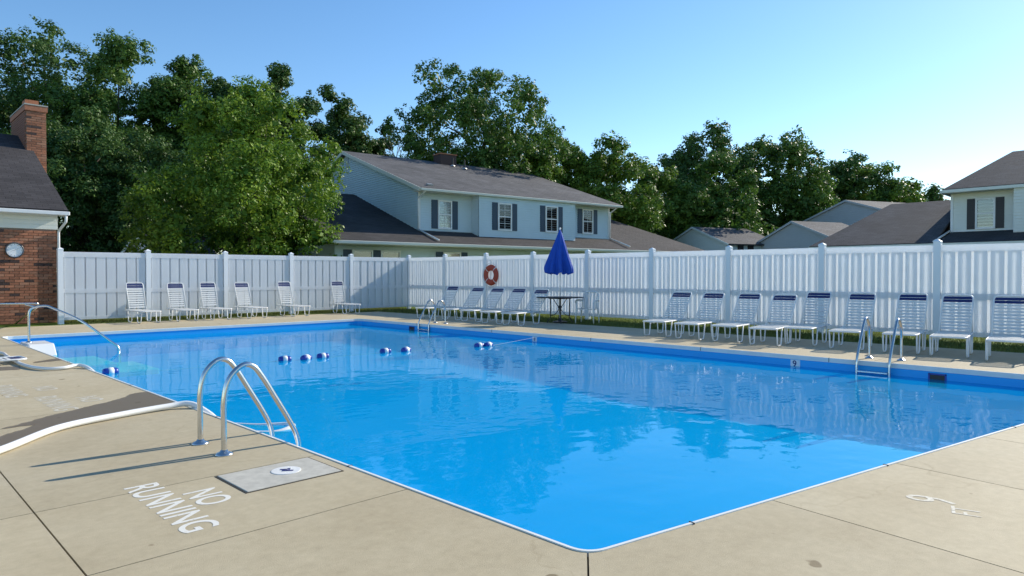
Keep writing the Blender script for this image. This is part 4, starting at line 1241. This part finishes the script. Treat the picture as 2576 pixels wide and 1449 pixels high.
def tree(label, x, y, top, R_, zb, kind, depth, seed, dens=1.0, gaps=0.0, group='trees behind the houses', spire=0.0, name='tree', cat='tree', leafk=1.0, bough=0.85):
    r = np.random.default_rng(seed)
    root = thing(name, label, cat, (x, y, 0), 0, group)
    R_ *= 1.08; top += 0.1
    zc = zb + (top - zb) * 0.5; hz = (top - zb) * 0.5
    ls = max(0.052, 0.00165 * depth) * leafk
    ph = r.uniform(0, 6.28, 8)
    # lobes: boughs of foliage that fill the envelope, with hollows between them
    nl = int((20 + 3 * R_ + 0.95 * R_ * hz) * (1 - 0.25 * gaps) / bough ** 1.7)
    lob = []
    for i in range(nl):
        zz = 1 - 2 * (i + 0.5) / nl                      # spread evenly over the envelope
        az = i * 2.399963 + r.normal(0, 0.35)
        zz = min(max(zz + r.normal(0, 0.08), -1), 1)
        rad = r.choice([r.uniform(0.66, 0.80), r.uniform(0.80, 0.96), r.uniform(0.2, 0.55)], p=[0.42, 0.33, 0.25]) * (1 + 0.09 * math.sin(3 * az + ph[0]) + 0.07 * math.sin(5 * az + ph[1] + 3 * zz))
        h = math.sqrt(1 - zz * zz)
        low = 1.0 if zz > 0 else 1.0 + 0.22 * -zz        # fuller skirt
        lr = (0.30 + 0.14 * r.random()) * bough * R_ * (1 - 0.28 * gaps) * (1 - 0.15 * max(zz, 0))
        prof = 1 - (0.10 + spire) * max(zz, 0)
        lob.append((R_ * rad * h * math.cos(az) * prof * low, R_ * rad * h * math.sin(az) * prof * low, zc + hz * zz * min(rad + 0.06, 0.97) - 0.25 * lr * max(zz, 0), lr))
    lob = np.array(lob)
    # clumps on the outer, upper side of every lobe
    cr = (0.24 + 0.0052 * depth) * (1 - 0.12 * gaps)
    cl = []
    for lx, ly, lz, lr in lob:
        od = np.array([lx, ly, (lz - zc) * 0.7]); od /= np.linalg.norm(od) + 1e-6
        for _ in range(int(max(6, (1.9 - 0.8 * gaps) * (lr / cr) ** 2))):
            d = r.normal(size=3) + od * 0.8 + np.array([0, 0, 0.4]); d /= np.linalg.norm(d)
            q = lr * r.uniform(0.7, 1.02)
            cl.append((lx + d[0] * q, ly + d[1] * q, lz + d[2] * q * 0.85, cr * r.uniform(0.6, 1.25)))
        for _ in range(2):                       # sprigs that break the outline
            d = r.normal(size=3) + od * 1.1 + np.array([0, 0, 0.6]); d /= np.linalg.norm(d)
            q = lr * r.uniform(0.98, 1.14)
            cl.append((lx + d[0] * q, ly + d[1] * q, lz + d[2] * q, cr * r.uniform(0.35, 0.6)))
    cl = np.array(cl); nc = len(cl)
    rc = cl[:, 3]
    area = math.pi * R_ * hz
    k = int(min(max(area / (ls * ls * 1.24) * 4.7 * dens, 3000), 70000))
    w = rc ** 2; w /= w.sum()
    ci = r.choice(nc, k, p=w)
    d = r.normal(size=(k, 3)); d /= np.linalg.norm(d, axis=1, keepdims=True)
    rr = r.uniform(0.15, 1.0, k) ** 0.4
    off = d * (rc[ci] * rr)[:, None] * np.array([1.0, 1.0, 0.8])
    off[:, 2] -= 0.22 * (off[:, 0] ** 2 + off[:, 1] ** 2) / rc[ci]
    cent = cl[ci, :3] + off
    # inner leaves of the boughs
    ki = int(k * 0.16)
    li = r.choice(nl, ki)
    di = r.normal(size=(ki, 3)); di /= np.linalg.norm(di, axis=1, keepdims=True)
    ci_in = lob[li, :3] + di * (lob[li, 3] * r.uniform(0, 0.75, ki))[:, None]
    cent = np.concatenate([cent, ci_in]); d = np.concatenate([d, di])
    cent[:, 2] = np.maximum(cent[:, 2], zb * 0.4 + 0.1)
    n_ = k + ki
    sizes = ls * np.concatenate([np.ones(k), np.full(ki, 2.2 - 0.9 * gaps)])
    nrm = d * 1.0 + np.array([0, 0, 0.45]) + r.normal(size=(n_, 3)) * 0.30
    ct = r.normal(0, 0.15, nc)
    tint = np.concatenate([0.46 + ct[ci], np.full(ki, 0.35)]) + r.normal(0, 0.15, n_)
    me = leaf_mesh(cent, nrm, sizes, tint, r)
    me.materials.append(LM[kind])
    co = bpy.data.objects.new('crown', me); COL.objects.link(co); co.parent = root
    # trunk with limbs reaching into the clumps
    tb_ = MB()
    zt = zb + (top - zb) * 0.62
    bend = r.normal(0, 0.05 * R_, (5, 2))
    tp = [(bend[i][0] * i / 4, bend[i][1] * i / 4, zt * i / 4) for i in range(5)]
    r0 = 0.035 * R_ + 0.012 * top
    tb_.tube(spline(tp, 3), [r0 * (1 - 0.75 * i / 12) for i in range(13)], 9)
    order = r.permutation(nl)[:16]
    for q in order:
        c = lob[q]
        zs = max(min(c[2] - 0.5 * R_ * r.uniform(0.5, 1.1), zt * 0.97), zt * 0.28)
        f = zs / zt
        s = Vector((bend[4][0] * f, bend[4][1] * f, zs)); e = Vector(c[:3])
        m_ = s.lerp(e, 0.5) + Vector((0, 0, 0.12 * (e - s).length))
        tb_.tube(spline([s, m_, e], 4), [r0 * 0.38 * (1 - 0.85 * i / 8) * (1.15 - 0.6 * f) for i in range(9)], 6)
    tb_.build('trunk', M['bark'], root, True)
    return root

TR = [  # label, x, y, top, R, zb, kind, depth, dens, gaps
 ('tall dark tree at the far left, loose crown high above the chimney', 9.66, 52.89, 17.3, 5.0, 2.0, 'dark', 44, 1.1, 0.35),
 ('tall full tree right of the chimney, second from the left', 12.54, 47.16, 15.7, 3.9, 1.5, 'mid', 42, 1.2, 0.1),
 ('tall tree behind the bright maple, its top sloping down to the right', 16.05, 46.47, 15.5, 3.4, 1.5, 'mid', 44, 1.1, 0.1),
 ('dark tree rising just above the middle of the bright maple', 19.26, 46.09, 15.3, 3.3, 1.5, 'dark', 46, 1.1, 0.15),
 ('dark round-topped tree above the right shoulder of the bright maple', 21.37, 43.99, 15.6, 2.9, 1.5, 'dark', 46, 1.1, 0.1),
 ('shaded low tree filling the space between the chimney and the maple', 9.3, 40.8, 9.6, 3.6, 0.2, 'dark', 36, 1.3, 0.0),
 ('shaded tree behind the brick building roof at the left edge', 5.2, 49.5, 11.0, 4.0, 0.5, 'dark', 40, 1.2, 0.0),
 ('shaded low tree between the white gable and the bright maple', 12.4, 38.0, 8.5, 3.0, 0.2, 'dark', 36, 1.3, 0.0),
 ('slim dark tree left of the green house ridge', 26.43, 44.57, 15.2, 2.7, 1.5, 'dark', 50, 1.1, 0.1),
 ('small dark tree peeking over the left end of the green house ridge', 29.85, 43.95, 12.9, 1.9, 1.5, 'dark', 52, 1.1, 0.1),
 ('big open-crowned tree towering over the green house, sky showing through', 32.51, 35.75, 16.9, 5.5, 3.5, 'mid', 48, 0.8, 0.75),
 ('low tree behind the left half of the green house ridge', 27.9, 37.4, 10.4, 2.9, 0.5, 'mid', 46, 1.2, 0.05),
 ('low leafy tree behind the chimney of the green house', 31.0, 33.6, 9.6, 2.8, 0.5, 'dark', 46, 1.2, 0.05),
 ('low bright tree behind the right half of the green house ridge', 33.4, 31.9, 10.6, 2.4, 0.5, 'light', 46, 1.2, 0.1),
 ('leaning light tree at the right shoulder of the big open tree', 37.97, 33.02, 12.2, 2.5, 0.8, 'light', 50, 1.1, 0.2),
 ('bright bushy tree above the right end of the green house', 40.46, 30.52, 11.5, 3.5, 0.4, 'light', 50, 1.3, 0.0),
 ('bright tree above the small grey-roofed house, left of the tall dark one', 46.16, 30.48, 11.0, 2.9, 0.4, 'light', 54, 1.2, 0.05),
 ('tall dark blue-green tree left of centre in the right-hand clump', 56.26, 31.81, 15.3, 4.2, 1.0, 'dark', 62, 1.2, 0.15),
 ('rounded sunlit tree in front of the tall dark one, over the small house', 50.45, 27.61, 11.0, 3.7, 0.4, 'mid', 55, 1.3, 0.0),
 ('tall full tree right of centre in the right-hand clump', 62.86, 28.04, 14.6, 4.5, 0.8, 'mid', 64, 1.2, 0.05),
 ('darker tree stepping down to the right behind the gabled houses', 73.54, 25.85, 14.0, 4.1, 0.8, 'dark', 70, 1.2, 0.05),
 ('light tree at the foot of the right-hand clump, over the gables', 76.16, 23.22, 13.2, 3.9, 0.8, 'light', 70, 1.2, 0.0),
 ('lowest light tree at the right end of the clump', 80.26, 21.93, 11.8, 3.1, 0.8, 'light', 72, 1.2, 0.0),
 ('small distant tree just left of the white-sided house roof', 91.84, 21.69, 11.9, 2.3, 0.8, 'dark', 80, 1.0, 0.3),
 ('small distant shrubby tree touching the eave of the white-sided house', 95.5, 20.0, 10.5, 2.4, 0.8, 'light', 82, 1.0, 0.1),
]
for i, (lb, x, y, top, R_, zb, kd, dp, dn_, gp) in enumerate(TR):
    tree(lb, x, y, top, R_, zb, kd, dp, 100 + i, dn_, gp)
tree('broad bright green maple spreading over the back fence beside the green house', 12.2, 27.6, 9.0, 4.0, 0.1, 'maple', 27, 47, 1.25, 0.2, None, 0.30, 'maple_tree', 'tree', 1.0, 0.58)

bt = thing('bare_tree', 'thin leafless grey tree beside the big open-crowned tree', 'tree', (30.62, 43.21, 0))
r_ = random.Random(5)
tm = MB()
def branch(p, d, ln, rad, lev):
    e = p + d * ln
    tm.tube([p, p.lerp(e, 0.5) + Vector((r_.uniform(-.1, .1), r_.uniform(-.1, .1), 0)) * ln * 0.4, e], [rad, rad * 0.8, rad * 0.55], 5)
    if lev:
        for _ in range(3):
            nd = (d + Vector((r_.uniform(-.7, .7), r_.uniform(-.7, .7), r_.uniform(0, .5)))).normalized()
            branch(p.lerp(e, r_.uniform(0.5, 1.0)), nd, ln * r_.uniform(0.5, 0.75), rad * 0.55, lev - 1)
branch(Vector((0, 0, 0)), Vector((0, 0, 1)), 6.6, 0.12, 4)
tm.build('trunk', M['twig'], bt, True)
